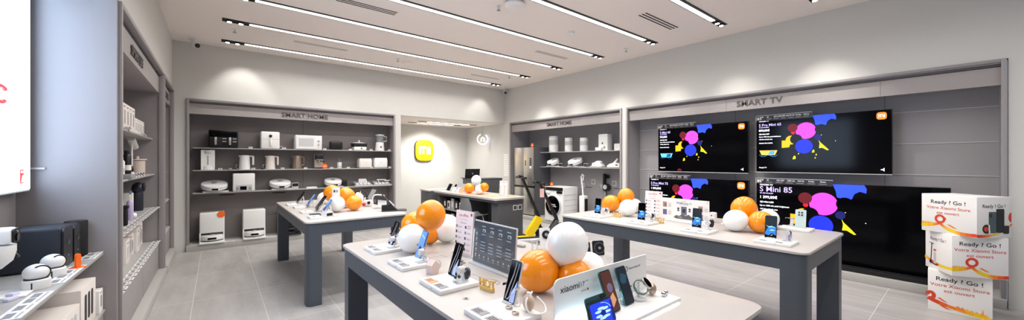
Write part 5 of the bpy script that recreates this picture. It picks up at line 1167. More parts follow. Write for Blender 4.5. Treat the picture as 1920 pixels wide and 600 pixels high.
for z in (.41, .07):
    for i, y in enumerate((7.62, 7.45, 7.28, 7.1, 6.92, 6.78)):
        k += 1; hh_ = .18 + .03 * ((i * 7 + k) % 3); m = MB(); col = [LGREY, DKTXT, PEACH, WHITEM, GREYP, LGREY][(i + k) % 6]
        m.box((0, 0, hh_ / 2), (.11, .03, hh_), col, bev=.002); m.box((0, -.016, hh_ * .5), (.06, .002, hh_ * .5), WHITEM if col is not WHITEM else DKTXT)
        solo('boxed_accessory', m, 'small boxed accessory, number %d from the left on the %s counter shelf' % (i + 1, 'upper' if z > .3 else 'lower') if 0 else '%s boxed accessory on the %s counter shelf, %s' % (['pale grey', 'dark', 'tan', 'white', 'mid grey', 'light grey'][(i + k) % 6], 'upper' if z > .3 else 'lower', ['far left end', 'second from the left', 'left of the middle', 'right of the middle', 'second from the kneehole', 'nearest the kneehole'][i]), 'box', (4.14, y, z), FR, 'boxed accessories in the counter')
solo('kraft_panel', MB().box((0, 0, .14), (.22, .01, .28), PEACH), 'tan cardboard panel standing at the back of the upper counter shelf', 'panel', (4.5, 7.45, .41), FR)
t = thing('return_unit', 'low grey unit with white top joined to the far left of the counter', 'cabinet', (4.35, 8.3, 0))
obj('body', MB().box((0, 0, .385), (.8, .46, .77), DARKC, bev=.004), t); obj('worktop', MB().box((0, 0, .785), (.84, .5, .03), TOP, bev=.004), t)
t = thing('back_cabinet', 'tall grey cabinet behind the counter carrying the black laptop', 'cabinet', (5.27, 7.75, 0))
obj('body', MB().box((0, 0, .52), (.93, .4, 1.04), DARKC, bev=.004), t); obj('top_panel', MB().box((0, 0, 1.05), (.95, .42, .02), DARKC, bev=.003), t)
t = thing('laptop', 'black laptop seen from behind on the tall grey cabinet', 'laptop', (4.98, 7.78, 1.0605), -.1)
obj('lid', MB().rr((0, 0, .12), .40, .24, .008, .01, BLACK, rot=(.12, 0, 0)), t); obj('keyboard_base', MB().box((0, .12, .008), (.40, .26, .014), BLACK, bev=.003), t); obj('round_badge', MB().cyl((0, -.012, .12), .02, .004, GREYP, rot=(PI / 2 + .12, 0, 0)), t)
solo('paper_sheets', MB().box((0, 0, .11), (.2, .006, .22), WHITEM, rot=(-.15, 0, 0)).box((-.07, -.004, .22), (.07, .01, .02), mat('blue_clip', (60, 100, 180), .4)), 'white papers with a blue clip right of the laptop', 'papers', (5.28, 7.85, 1.061))
t = thing('wall_notice', 'tall white paper notice on the wall right of the laptop', 'notice', (XR - .004, ox(949, 310, XR)[1], 0), FR)
a = ox(949, 289, XR)[2]; b = ox(949, 330, XR)[2]; q = MB(); q.box((0, 0, (a + b) / 2), (.20, .004, a - b), WHITEM); obj('paper', q, t)
q = MB()
for k in range(9): q.box((-.01 * (k % 2), -.003, a - .05 - k * (a - b) / 10), (.15, .001, .006), MIDTXT)
obj('printed_lines', q, t)
offer((4.42, 5.78, CZ + .001), FR + .25, 'pink and white offer stand on the service counter near the fridge', w=.21, h=.30)
CT = 'balloons on the service counter'
balloon(880, 353, 9.5, 'o', 'orange balloon at the left of the counter cluster', CT, tilt=(1, 1), z=CZ); balloon(893, 338, 9.5, 'w', 'white balloon on top of the counter cluster', CT, False, .098, tilt=(.2, .1), z=CZ)
balloon(900, 355, 9.6, 'w', 'white balloon at the front right of the counter cluster', CT, tilt=(1, -1), z=CZ); balloon(908, 351, 8.6, 'o', 'orange balloon hidden behind the white one at the counter cluster', CT, False, .095, tilt=(1, -1), z=CZ)
for k, (y, w_, lb) in enumerate(((6.15, .42, 'peach coloured mat in the middle of the counter top'), (5.68, .3, 'peach coloured mat under the offer stand on the counter'), (6.75, .4, 'peach coloured mat under the counter balloons'))): solo('counter_mat', MB().box((0, 0, .0008), (w_, .42, .0015), PEACH).box((-w_ * .1, 0, .0019), (w_ * .5, .3, .0005), mat('mat_cream', (228, 204, 180), .6)), lb, 'mat', (4.36, y, CZ + .0004), FR)
for k, (y, x, lb) in enumerate(((7.75, 4.25, 'dark tilted phone at the far left of the counter top'), (7.6, 4.2, 'second dark tilted phone on the counter top'), (7.42, 4.22, 'dark phone lying low beside the counter display card'))):
    phone((x, y, CZ + .012), FR, .55, '', BLACK, lb); solo('phone_stand', MB().box((0, .03, .006), (.09, .09, .012), WACR).box((0, .05, .04), (.03, .006, .07), WACR, rot=(-.4, 0, 0)), 'clear stand under the ' + lb, 'stand', (x, y, CZ), FR)
t = thing('counter_display_card', 'wide grey display card standing on the counter left of the balloons', 'card', (4.4, 7.25, CZ + .001), FR)
obj('card', MB().box((0, 0, .09), (.52, .006, .17), LGREY, rot=(-.2, 0, 0)), t); obj('foot', MB().box((0, .03, .004), (.52, .08, .008), WACR), t)
for k, (y, c, lb) in enumerate(((7.3, WHITEM, 'white leaflet leaning in front of the counter display card'), (7.12, mat('leaflet_pink', (224, 206, 212), .6), 'pinkish leaflet leaning in front of the counter display card'), (6.97, PEACH, 'orange leaflet leaning left of the counter balloons'))):
    solo('leaflet', MB().prism([(-.06, 0), (.05, 0), (.06, .12), (-.04, .13)], .006, c, rot=(-.5, 0, 0)), lb, 'leaflet', (4.15, y, CZ + .001), FR)
# shell chair
t = thing('shell_chair', 'grey moulded shell chair in the counter kneehole', 'chair', (3.86, 5.98, 0), PI / 2); SH = mat('shell_grey', (150, 152, 154), .45, noise=.02)
m = MB(); n0 = 0; rows = []
prof = [(-.22, .44), (-.20, .455), (-.05, .44), (.12, .44), (.19, .47), (.225, .56), (.24, .70), (.25, .80)]
for j, (y, z) in enumerate(prof):
    hw_ = [.16, .20, .22, .22, .21, .21, .19, .12][j]; row = []
    for i in range(9):
        u = -1 + i / 4; row.append((u * hw_, y - (.05 * u * u if j >= 5 else 0), z + (.04 * abs(u) ** 3 if j < 5 else 0)))
    rows.append(row)
vs = [[m.bm.verts.new(p) for p in r] for r in rows]
for a, b in zip(vs, vs[1:]):
    for i in range(8): m.bm.faces.new([a[i], a[i + 1], b[i + 1], b[i]])
m.mats = [SH]; 
g_ = bmesh.ops.solidify(m.bm, geom=m.bm.faces[:], thickness=.012)
obj('seat_shell', m, t)
for sx in (-1, 1):
    for sy in (-1, 1): obj('leg', MB().tube([(sx * .12, sy * .12, .44), (sx * .21, sy * .2, .0)], [.013, .010], SH, n=10), t)

# ------------------------------------------------------------------ kick scooters
def scooter(loc, ang, label, body, neck, stem, hub, tagc=None, hz=1.16, nw=.10):
    t = thing('electric_scooter', label, 'scooter', loc, ang)      # local +x is forward
    for x, nm_ in ((0.04, 'front_wheel'), (-.88, 'rear_wheel')):
        w = obj(nm_, MB().lathe((x, 0, .115), [(.075, -.028), (.108, -.026), (.115, -.012), (.115, .012), (.108, .026), (.075, .028), (.07, 0), (.075, -.028)], RUBBER, n=36, rot=(PI / 2, 0, 0)), t)
        obj('hub', MB().cyl((x, 0, .115), .072, .04, BLACK, rot=(PI / 2, 0, 0), n=28).cyl((x, 0, .115), .028, .05, hub, rot=(PI / 2, 0, 0), n=20), w)
    obj('front_fork', MB().box((.03, -.045, .20), (.03, .012, .2), stem, rot=(0, -.12, 0)).box((.03, .045, .20), (.03, .012, .2), stem, rot=(0, -.12, 0)).box((.015, 0, .29), (.05, .11, .03), stem, rot=(0, -.12, 0)).cyl((.005, 0, .36), .025, .16, stem, rot=(0, -.12, 0), n=14), t)
    obj('front_fender', MB().tube([(.04 + .135 * math.cos(a), 0, .115 + .135 * math.sin(a)) for a in [math.radians(v) for v in range(35, 165, 15)]], .022, BLACK, n=8), t)
    # raked neck to deck
    if nw > .08: obj('neck', MB().prism([(.03, .47), (-.06, .50), (-.13, .40), (-.26, .22), (-.30, .10), (-.22, .08), (-.14, .14), (-.02, .33), (.04, .40)], nw, neck, c=(0, -nw / 2, 0)), t)
    else: obj('neck', MB().prism([(.02, .45), (-.04, .46), (-.24, .17), (-.30, .10), (-.22, .09)], .018, neck, c=(0, -.055, 0)).prism([(.02, .45), (-.04, .46), (-.24, .17), (-.30, .10), (-.22, .09)], .018, neck, c=(0, .037, 0)), t)
    obj('deck', MB().box((-.52, 0, .135), (.56, .15, .065), body, bev=.02, seg=3), t); obj('deck_mat', MB().box((-.52, 0, .1695), (.5, .125, .004), BLACKM), t)
    obj('rear_fender', MB().tube([(-.88 + .135 * math.cos(a), 0, .115 + .135 * math.sin(a)) for a in [math.radians(v) for v in range(20, 150, 15)]], .022, BLACK, n=8), t)
    top = (-.335, 0, hz); q = MB(); q.tube([(.0, 0, .42), (-.03, 0, .52)], .034, stem, n=14); q.tube([(-.03, 0, .52), top], .027, stem, n=14); 
    st = obj('stem', q, t); obj('latch', MB().box((-.055, 0, .56), (.06, .07, .09), BLACK, rot=(0, -.38, 0), bev=.008), st)
    hb = obj('handlebar', MB().cyl((top[0] - .02, 0, hz), .016, .46, BLACK, rot=(PI / 2, 0, 0), n=14).box((top[0] - .03, 0, hz + .015), (.09, .09, .05), BLACK, rot=(0, .2, 0), bev=.01), t)
    for k in (-1, 1): obj('grip', MB().cyl((top[0] - .02, k * .2, hz), .02, .12, RUBBER, rot=(PI / 2, 0, 0), n=14), hb); obj('brake_lever', MB().tube([(top[0] + .0, k * .12, hz), (top[0] + .05, k * .17, hz - .01), (top[0] + .06, k * .24, hz - .02)], .006, BLACK, n=6), hb)
    obj('headlight', MB().cyl((top[0] + .03, 0, hz - .01), .022, .03, hub if tagc is None else BLACK, rot=(0, PI / 2, 0), n=18), hb)
    obj('brake_cable', MB().tube([(top[0] + .03, .02, hz - .01), (top[0] + .12, .0, hz - .08), (top[0] + .10, 0, hz - .25), (-.12, .02, .62)], .005, tagc or BLACK, n=6), t)
    if tagc: obj('hanging_tag', MB().box((top[0] + .03, -.04, hz - .17), (.075, .008, .15), PINKP), t)
    obj('kickstand', MB().tube([(-.45, -.07, .11), (-.50, -.16, .008)], .008, GREYP, n=8), t)
    return t
sa = math.atan2(-.36, .93)
scooter((4.60, 4.93, 0), sa, 'yellow and black electric scooter beside the counter end', YELLOW, YELLOW, BLACK, YELLOW, hz=1.20)
scooter((4.72, 4.60, 0), sa, 'dark grey electric scooter with pink tag in front of the washing machine', LGREY, mat('graphite_metal', (96, 96, 98), .4, .5), BLACK, GREYP, mat('cable_orange', (210, 130, 70), .5), hz=1.11, nw=.05)

# ------------------------------------------------------------------ goods on the rear left table
LT = TZ + .0005
def ltp(px, py): x, y, z = oz(px, py, LT + .01); return x, y, LT
for px, py, w_, st, bm_, lb in ((556, 381, .08, '', BLACK, 'black phone tilted back, farthest on the rear left table'), (575, 388, .08, 'ice', BLUEP, 'blue phone tilted back, second farthest on the rear left table'),
                               (592, 395, .125, '', BLACK, 'black tablet tilted back between two blue phones'), (604, 401, .08, 'ice', BLUEP, 'blue phone tilted back above a dark keyboard on the rear left table')):
    x, y, z = ltp(px, py); phone((x, y, z + .035), FR, .62, st, bm_, lb, w=w_, hh=.19 if w_ > .1 else .172)
    q = MB(); q.tube([(-.02, .03, .004), (-.02, .07, .07), (.0, .085, .10)], .006, WHITE, n=8); q.tube([(.02, .09, .004), (.02, .09, .06), (.0, .085, .10)], .006, WHITE, n=8); q.box((0, .06, .004), (.09, .10, .008), WACR); q.box((0, .012, .03), (.06, .03, .03), GREYP)
    solo('phone_stand', q, 'white folding stand under the ' + lb.split(',')[0].replace(' tilted back', '') + ' at pixel' if 0 else 'white stand behind the ' + lb.replace(' tilted back', '').replace(' on the rear left table', ''), 'stand', (x, y, z), FR)
for px, py, lb in ((548, 383, 'thin white plinth under the farthest black phone on the rear left table'), (562, 388, 'thin white plinth before the farther blue phone'), (576, 397, 'thin white plinth before the black tablet'), (592, 406.5, 'thin white plinth beside the dark keyboard on the rear left table')):
    x, y, z = ltp(px, py); t = thing('display_plinth', lb, 'display stand', (x - .01, y, z), FR); obj('base', MB().box((0, 0, .009), (.2, .12, .018), WHITE, bev=.002), t); obj('info_card', MB().box((0, -.01, .019), (.09, .05, .002), LGREY).box((.0, -.01, .0205), (.05, .01, .001), DKTXT), t)
x, y, z = ltp(588, 404); solo('keyboard_folio', MB().box((0, 0, .005), (.24, .11, .010), mat('slate_blue_fabric', (78, 88, 104), .7), bev=.002).box((0, 0, .011), (.2, .08, .002), BLACK), 'dark slate keyboard folio lying in front of the nearest blue phone', 'keyboard', (x + .04, y + .06, z), FR)
x, y, z = ltp(613, 404); t = thing('card_reader', 'small white and black angular charger right of the dark keyboard', 'charger', (x, y, z), .4); obj('shell', MB().prism([(-.05, 0), (.06, 0), (.05, .05), (-.03, .065)], .08, WHITE, c=(0, -.04, 0)), t); obj('dark_face', MB().box((.005, -.042, .025), (.07, .003, .03), BLACK), t)
x, y, z = ltp(626, 404); solo('white_earbuds', MB().sph((0, 0, .01), .011, WHITE, n=12).sph((.04, .01, .01), .011, WHITE, n=12).tube([(0, 0, .01), (.02, -.02, .004), (.04, .01, .01)], .003, WHITE, n=6), 'pair of tiny white earbuds right of the angular charger', 'earbuds', (x, y, z))
c = ray(630, 363); d = 4.62; t = thing('price_card', 'small white card with dark squares in front of the orange balloons', 'card', (c[0] * d, c[1] * d, LT), -.5); zz = H + c[2] * d - LT
obj('card', MB().box((0, 0, zz), (.09, .003, .16), WHITEM), t); obj('printed_squares', MB().box((-.018, -.002, zz + .03), (.02, .001, .03), DKTXT).box((.012, -.002, zz + .03), (.02, .001, .03), MIDTXT), t); obj('stem', MB().cyl((0, 0, (zz - .08) / 2), .003, zz - .08, WACR, n=8), t)
x, y, z = oz(680, 388, LT); t = thing('headphones', 'black and white headphones on a stand behind the balloons of the rear left table', 'headphones', (x, y + .1, LT), -.4)
obj('headband', MB().tube([(.085 * math.cos(a), 0, .12 + .10 * math.sin(a)) for a in [math.radians(v) for v in range(-10, 191, 12)]], .009, BLACK), t)
for k in (-1, 1): e_ = obj('ear_cup', MB().cyl((k * .085, 0, .085), .036, .035, BLACK, rot=(0, PI / 2, 0), bev=.006), t); obj('cushion', MB().cyl((k * .062, 0, .085), .032, .02, WHITE, rot=(0, PI / 2, 0), bev=.005), e_)
obj('stand', MB().cyl((0, 0, .004), .05, .008, WHITE).cyl((0, 0, .11), .006, .2, WHITE, n=10), t)
x, y, z = oz(689, 388, LT); t = thing('action_camera', 'white camera box with red part beside the headphones', 'camera', (x + .02, y + .05, LT), -.5); obj('body', MB().box((0, 0, .05), (.1, .06, .08), WHITE, bev=.008), t); obj('lens', MB().cyl((.02, -.033, .055), .02, .02, BLACK, rot=(PI / 2, 0, 0)), t); obj('red_part', MB().sph((-.045, -.03, .035), .024, mat('red_plastic', (190, 50, 50), .4)), t)
x, y, z = oz(697, 385, LT); t = thing('tablet', 'grey tablet tilted on a stand left of the white arched handle', 'tablet', (x + .05, y + .2, LT), FR); t.rotation_euler = (0, 0, FR)
o = obj('body', MB().rr((0, 0, .11), .17, .22, .008, .01, GREYP, rot=(-.5, 0, 0)), t); obj('stand', MB().box((0, .08, .004), (.1, .14, .008), BLACK).box((0, .09, .05), (.02, .01, .1), BLACK), t)
x, y, z = oz(703, 391, LT); t = thing('arched_stand', 'white arched tube stand holding a dark tablet on the rear left table', 'stand', (x, y, LT), -.35)
obj('arch', MB().tube(cat([(-.02, -.02, .008), (-.03, 0, .12), (-.01, 0, .17), (.04, 0, .18), (.12, 0, .165)]), .009, WHITE), t); obj('foot_loop', MB().tube([(-.02, -.02, .006), (.03, -.06, .006), (.09, -.03, .006), (.06, .05, .006), (0, .04, .006)], .006, LGREY, closed=True, n=6), t)
obj('dark_plate', MB().box((.07, .01, .135), (.16, .012, .05), DKTXT, rot=(0, .15, 0), bev=.003), t); obj('white_panel', MB().box((.09, .03, .06), (.11, .008, .10), WHITE, rot=(-.2, 0, 0)), t)
x, y, z = oz(736, 395, LT); t = thing('wedge_dock', 'black wedge shaped dock with flat base near the corner of the rear left table', 'dock', (x, y, LT), -.35)
obj('base', MB().box((.02, 0, .006), (.30, .16, .012), DKTXT, bev=.003), t); obj('wedge', MB().prism([(-.13, .012), (.06, .012), (-.02, .075), (-.13, .07)], .12, BLACKM, c=(0, -.06, 0)), t)
obj('tilted_slab', MB().box((-.06, 0, .13), (.20, .09, .014), DKTXT, rot=(0, .85, 0), bev=.003), t); obj('white_clip', MB().box((-.01, -.05, .10), (.09, .006, .012), WHITE, rot=(0, .85, 0)), t)

# ------------------------------------------------------------------ goods on the left wall unit (fronts face +x)
LX = -0.66
def lyp(px, X_=LX): return ox(px, 300, X_)[1]
def carton_plain(y, X_, z, w, d, h, m, label, group, kind=0, name='boxed_product'):
    """w along the wall, d into it"""
    b = MB(); b.box((0, d / 2, h / 2), (w, d, h), m, bev=.0015)
    t = thing(name, label, 'box', (X_, y, z + .0005), FACE_LEFT, group)
    obj('carton', b, t); g = MB()
    if kind == 0: g.box((0, -.001, h * .84), (w * .4, .001, h * .03), DKTXT); g.box((0, -.001, h * .45), (w * .5, .001, h * .45), LGREY)
    elif kind == 1: g.box((0, -.001, h * .5), (w * .3, .001, h * .5), MIDTXT); g.box((-w * .1, -.001, h * .88), (w * .5, .001, h * .03), DKTXT)
    elif kind == 2: g.prism(circ(0, h * .45, w * .3, h * .3), 0, MIDTXT, c=(0, -.0012, 0)); g.box((0, -.001, h * .86), (w * .4, .001, h * .03), DKTXT)
    obj('printed_front', g, t); return t
A_, B_, C_, D_ = 1.7855, 1.3355, .9055, .4655
ws = ['nearest', 'second', 'third', 'fourth', 'farthest']
ys_ = [4.80 + .155 * i for i in range(5)]
for i, y in enumerate(ys_): carton_plain(y, -.67, A_, .15, .24, .255, BOXW, 'large white carton on the top left shelf, %s of its row of five' % ws[i], 'large cartons on the top left shelf', 1)
for i in range(5): carton_plain(5.66 + .125 * i, -.68, A_, .118, .2, .175, BOXW if i else WHITEM, 'small white carton on the top left shelf, %s of its row of five' % ws[i], 'small cartons on the top left shelf', 1)
TAGM = MB(); TAGM.prism([(-.03, 0), (.03, 0), (.03, .045), (-.03, .045)], .004, WHITE, rot=(-.6, 0, 0)); TAGM.box((0, .010, .024), (.04, .002, .02), DKTXT, rot=(-.6, 0, 0)); TAGM.box((0, .03, .014), (.05, .03, .028), LGREY); TAGM = TAGM.mesh('tilted_tag')
def ttag(px, z, X_, label, group='tilted price tags on the left wall unit'): return solo('tilted_price_tag', TAGM, label, 'price tag', (X_, lyp(px, X_), z), FACE_LEFT, group)
ttag(247, A_, -.62, 'tilted price tag before the large white cartons'); ttag(275, A_, -.62, 'tilted price tag before the small white cartons'); ttag(294, A_, -.62, 'tilted price tag at the far end of the top left shelf')
# lamp
t = thing('desk_lamp', 'white desk lamp with tilted tube shade on the second left shelf', 'lamp', (-.76, lyp(247, -.76), B_), FACE_LEFT)
obj('base', MB().cyl((0, 0, .01), .07, .02, WHITE), t); obj('pole', MB().cyl((0, 0, .2), .009, .38, WHITE, n=12), t); obj('lamp_shade', MB().cyl((.07, 0, .375), .035, .26, WHITE, rot=(0, math.radians(112), 0), n=24, bev=.006), t)
def bottle(px, X_, z, r, h, m, label, cap=None, nm='bottle', cat='bottle'):
    t = thing(nm, label, cat, (X_, lyp(px, X_), z + .0005), FACE_LEFT); obj('body', MB().lathe((0, 0, 0), [(0, 0), (r, 0), (r, h * .78), (r * .7, h * .86), (r * .6, h * .87)], m), t); obj('cap', MB().cyl((0, 0, h * .93), r * .66, h * .14, cap or BLACK, n=20, bev=.002), t); obj('wrap_label', MB().lathe((0, 0, h * .25), [(r * 1.005, 0), (r * 1.008, h * .2)], WHITEM if m is not WHITE else LGREY), t)
    return t
bottle(238, -.72, B_, .032, .27, BLACK, 'tall black bottle at the near end of the second left shelf'); bottle(226, -.74, B_, .03, .2, WHITE, 'white bottle beside the panel on the second left shelf', WHITE)
bottle(245, -.70, B_, .024, .11, BLACK, 'short black bottle under the desk lamp'); 
t = thing('humidifier', 'cream drum with flat lid and knob on the second left shelf', 'humidifier', (-.78, lyp(257, -.78), B_), FACE_LEFT)
obj('body', MB().lathe((0, 0, 0), [(0, 0), (.07, 0), (.075, .03), (.075, .17), (0, .17)], CREAM), t); obj('lid', MB().cyl((0, 0, .18), .09, .014, BOXW, bev=.004), t); obj('knob', MB().cyl((0, 0, .205), .018, .035, CREAM, n=16), t)
for k, px in enumerate((224, 228, 247, 252, 257, 262, 267, 272, 289)): 
    ttag(px, B_, -.635, ['white tilted tag at the near end of the second left shelf', 'white tilted tag beside the near panel, second left shelf', 'white tilted tag under the short black bottle', 'white tilted tag below the desk lamp head', 'white tilted tag before the cream drum', 'white tilted tag just past the cream drum', 'white tilted tag in mid row on the second left shelf', 'white tilted tag near the far end of the tag row', 'lone white tilted tag at the far end of the second left shelf'][k])
solo('grey_tray', MB().box((0, 0, .02), (.22, .12, .04), GREYP, bev=.003), 'flat grey block under the black bottles on the second left shelf', 'tray', (-.66, lyp(233, -.66), B_ + .0005), FACE_LEFT)
# third shelf: toothbrushes and shavers
def brush(px, X_, z, h, m, label, w=.016, head=None):
    t = thing('electric_toothbrush', label, 'toothbrush', (X_, lyp(px, X_), z), FACE_LEFT, None)
    obj('handle', MB().lathe((0, 0, 0), [(0, 0), (w, 0), (w * 1.05, h * .3), (w * .9, h * .62), (w * .4, h * .68), (0, h * .69)], m, n=18), t)
    obj('brush_neck', MB().cyl((0, 0, h * .82), .004, h * .3, WHITE, n=8), t); obj('brush_head', MB().box((0, -.006, h * .95), (.012, .016, .03), head or mat('brush_blue', (110, 150, 170), .5), bev=.003), t)
brush(226, -.70, C_, .36, BOXW, 'pale toothbrush nearest the panel on the third left shelf', .02); brush(243, -.68, C_, .29, LAV, 'lavender toothbrush standing beside the black shaver', .026)
t = thing('shaver', 'black electric shaver standing on the third left shelf', 'shaver', (-.66, lyp(233, -.66), C_), FACE_LEFT); obj('body', MB().box((0, 0, .08), (.05, .045, .16), BLACKM, bev=.012, seg=3), t); obj('head', MB().box((0, -.005, .17), (.055, .05, .03), BLACK, bev=.01), t)
t = thing('hair_dryer_stand', 'black cylinder gadget with round tilted top on the third left shelf', 'gadget', (-.74, lyp(257, -.74), C_), FACE_LEFT)
obj('column', MB().cyl((0, 0, .11), .055, .22, mat('midnight_plastic', (28, 30, 44), .4), bev=.006), t); obj('round_head', MB().sph((0, -.01, .27), (.075, .06, .07), mat('midnight_plastic', (28, 30, 44), .4)), t); obj('head_ring', MB().tube([(.05 * math.cos(a), -.06, .28 + .045 * math.sin(a)) for a in [2 * PI * i / 18 for i in range(18)]], .008, BLACK, closed=True), t)
solo('white_box', MB().box((0, 0, .11), (.10, .08, .22), WHITEM, bev=.002), 'white box behind the lavender toothbrush', 'box', (-.80, lyp(240, -.80), C_ + .0005), FACE_LEFT)
t = thing('round_gadget', 'small white round gadget right of the lavender toothbrush', 'gadget', (-.67, lyp(250, -.67), C_), FACE_LEFT); obj('body', MB().sph((0, 0, .03), (.035, .03, .03), WHITE), t); obj('button', MB().cyl((0, -.03, .03), .01, .004, GREYP, rot=(PI / 2, 0, 0), n=14), t)
for k, (px, h, lb) in enumerate(((268, .05, 'low white box beside the black cylinder gadget'), (275, .07, 'white box near the far end of the third left shelf'))): carton_plain(lyp(px, -.76), -.76, C_, .16, .12, h, BOXW, lb, None, 9 if 0 else 1)
# fourth level: many cartons on the worktop
hs = [.215, .20, .26, .225, .23, .30, .24, .26, .23, .27, .25, .27]; n_ = 12; yy0, yy1 = 3.98, 6.5
nmz = ['nearest the panel', 'second from the panel', 'third from the panel', 'fourth from the panel', 'fifth from the panel', 'sixth from the panel', 'seventh from the panel', 'sixth from the far end', 'fifth from the far end', 'fourth from the far end', 'third from the far end', 'farthest along']
for i in range(n_): carton_plain(yy0 + (yy1 - yy0) * (i + .5) / n_, -.70 - .012 * (i % 3), D_, .19, .22, hs[i], [BOXW, mat('carton_rose', (206, 190, 184), .6), WHITEM][i % 3], 'pale carton on the left worktop, ' + nmz[i], 'pale cartons on the left worktop', i % 3)
CARDM = MB(); CARDM.box((0, 0, .002), (.105, .07, .004), WHITE); CARDM.box((0, .008, .0045), (.07, .026, .001), mat('card_print', (128, 126, 130), .6)); CARDM.box((0, -.02, .0045), (.08, .006, .001), MIDTXT); CARDM = CARDM.mesh('edge_card')
for z, X_, ya, yb, n, lb, gr in ((C_, -.602, 4.02, 6.5, 16, 'white price card in the row along the edge of the third left shelf', 'price cards on the third left shelf edge'), (D_, -.60, 4.0, 6.52, 18, 'white price card in the row along the left worktop edge', 'price cards on the left worktop edge')):
    first = None
    for i in range(n):
        y = ya + (yb - ya) * i / (n - 1)
        solo('price_card', CARDM, lb, 'price card', (X_, y, z + .0005), FACE_LEFT, gr)
# corner bay
y0c = lyp(310, -.66)
for k, (y, lb) in enumerate(((7.15, 'small white tag at the near end of the corner bay top shelf'), (7.5, 'small white tag at the far end of the corner bay top shelf'))): solo('tilted_price_tag', TAGM, lb, 'price tag', (-.62, y, A_), FACE_LEFT, 'tags in the corner bay')
t = thing('vase_fan', 'dark round device on the corner bay top shelf', 'gadget', (-.75, 7.1, A_), FACE_LEFT); obj('body', MB().sph((0, 0, .09), (.06, .05, .08), GREYP), t); obj('foot', MB().cyl((0, 0, .01), .04, .02, GREYP), t)
t = thing('massage_gun_case', 'tall dark panel standing in the corner bay', 'panel', (-.75, 7.05, 1.3355), FACE_LEFT); obj('panel', MB().box((0, 0, .2), (.2, .03, .40), DKTXT, bev=.003), t); obj('foot', MB().box((0, 0, .004), (.2, .08, .008), BLACK), t)
for i in range(5): solo('price_card', CARDM, 'white price card in the row along the corner bay worktop edge', 'price card', (-.60, 7.0 + .2 * i, D_ + .0005), FACE_LEFT, 'price cards on the corner bay worktop')
for i in range(4): solo('price_card', CARDM, 'white price card in the row along the corner bay third shelf', 'price card', (-.60, 7.0 + .22 * i, C_ + .0005), FACE_LEFT, 'price cards on the corner bay third shelf')
t = thing('orange_box', 'bright orange box standing in the corner bay', 'box', (-.72, 7.4, D_), FACE_LEFT); obj('body', MB().box((0, 0, .13), (.16, .08, .26), ORANGE, bev=.004), t); obj('printed_front', MB().box((0, -.041, .18), (.08, .001, .03), WHITEM).box((0, -.041, .08), (.1, .001, .06), mat('deep_orange', (214, 80, 20), .5)), t)
for k, (y, h, lb) in enumerate(((7.12, .2, 'white slim box left of the orange box in the corner bay'), (7.25, .10, 'low white box beside the orange box in the corner bay'))): carton_plain(y, -.68, D_, .1, .1, h, WHITEM, lb, None, 1)

# ------------------------------------------------------------------ goods on the near camera shelf
NZ = .8605
t = thing('bookshelf_speaker', 'large navy loudspeaker with oval port at the left shelf', 'speaker', (-.705, 3.43, NZ), FACE_LEFT, 'navy loudspeakers on the camera shelf')
obj('cabinet', MB().box((0, .14, .125), (.185, .27, .25), NAVY, bev=.02, seg=4), t); obj('front_baffle', MB().rr((0, .001, .125), .17, .235, .008, .025, BLACK), t)
obj('port', MB().lathe((0, -.001, .17), [(.036, -.004), (.034, .004), (.022, -.012), (0, -.02)], mat('port_grey', (60, 62, 68), .25), rot=(PI / 2, 0, 0), n=30), t); obj('logo_mark', MB().box((0, -.0045, .07), (.012, .001, .006), LGREY), t)
dup(t, (-.705, 3.625, NZ), None, 'second navy loudspeaker standing just behind the large one').scale = (.86, .86, .94)
t = thing('smart_speaker', 'tall black cloth speaker at the end panel of the left shelf', 'speaker', (-.735, 3.755, NZ), FACE_LEFT)
obj('cloth_body', MB().lathe((0, 0, 0), [(0, 0), (.052, 0), (.056, .006), (.056, .232), (.053, .238)], BLACKM, sy=.95, n=36), t); obj('top_plate', MB().lathe((0, 0, .236), [(.053, 0), (.050, .003), (0, .003)], BLACK, sy=.95, n=36), t)
t = thing('orange_marker', 'orange rounded marker standing on a small foot at the shelf edge', 'marker', (-.645, 3.33, NZ), FACE_LEFT - .6)
obj('upright', MB().rr((0, .0, .045), .026, .085, .012, .013, ORANGE), t); obj('foot', MB().box((0, 0, .003), (.055, .05, .006), ORANGE, bev=.001), t)
def petcam(loc, rz, label, r=.045):
    t = thing('security_camera', label, 'camera', loc, rz, 'round white cameras on the left shelf')
    obj('base', MB().lathe((0, 0, 0), [(0, 0), (r * 1.0, 0), (r * 1.08, .006), (r * 1.08, r * 1.0), (r * .98, r * 1.1), (0, r * 1.1)], WHITE, n=36), t)
    h = obj('head', MB().sph((0, 0, r * 1.8), (r, r * .98, r * .92), WHITE, n=36), t)
    obj('black_band', MB().tube([(r * .62, r * .80 * math.cos(a), r * 1.8 + r * .76 * math.sin(a)) for a in [math.radians(v) for v in range(-120, 121, 12)]], r * .075, BLACK, n=8), h)
    obj('dark_yoke', MB().lathe((0, 0, r * 1.09), [(r * .9, 0), (r * .86, r * .12), (0, r * .14)], BLACK, n=30), t)
    obj('notch', MB().box((r * .78, -r * .75, r * .45), (r * .06, r * .1, r * .8), BLACK, rot=(0, 0, -.8)), t); return t
petcam((-.705, 2.93, NZ), -.85, 'white round camera with black band, nearer of the pair on the left shelf')
petcam((-.705, 3.17, NZ), -.65, 'white round camera with black band, farther of the pair on the left shelf', .046)
solo('cable_plug', MB().box((0, 0, .007), (.05, .022, .014), mat('pale_lilac_plastic', (206, 204, 224), .4), bev=.003).box((.05, .03, .012), (.035, .03, .02), mat('pale_lilac_plastic', (206, 204, 224), .4), bev=.004), 'pale lilac cable plug lying left of the nearer round camera', 'cable', (-.735, 2.75, NZ), 1.2)
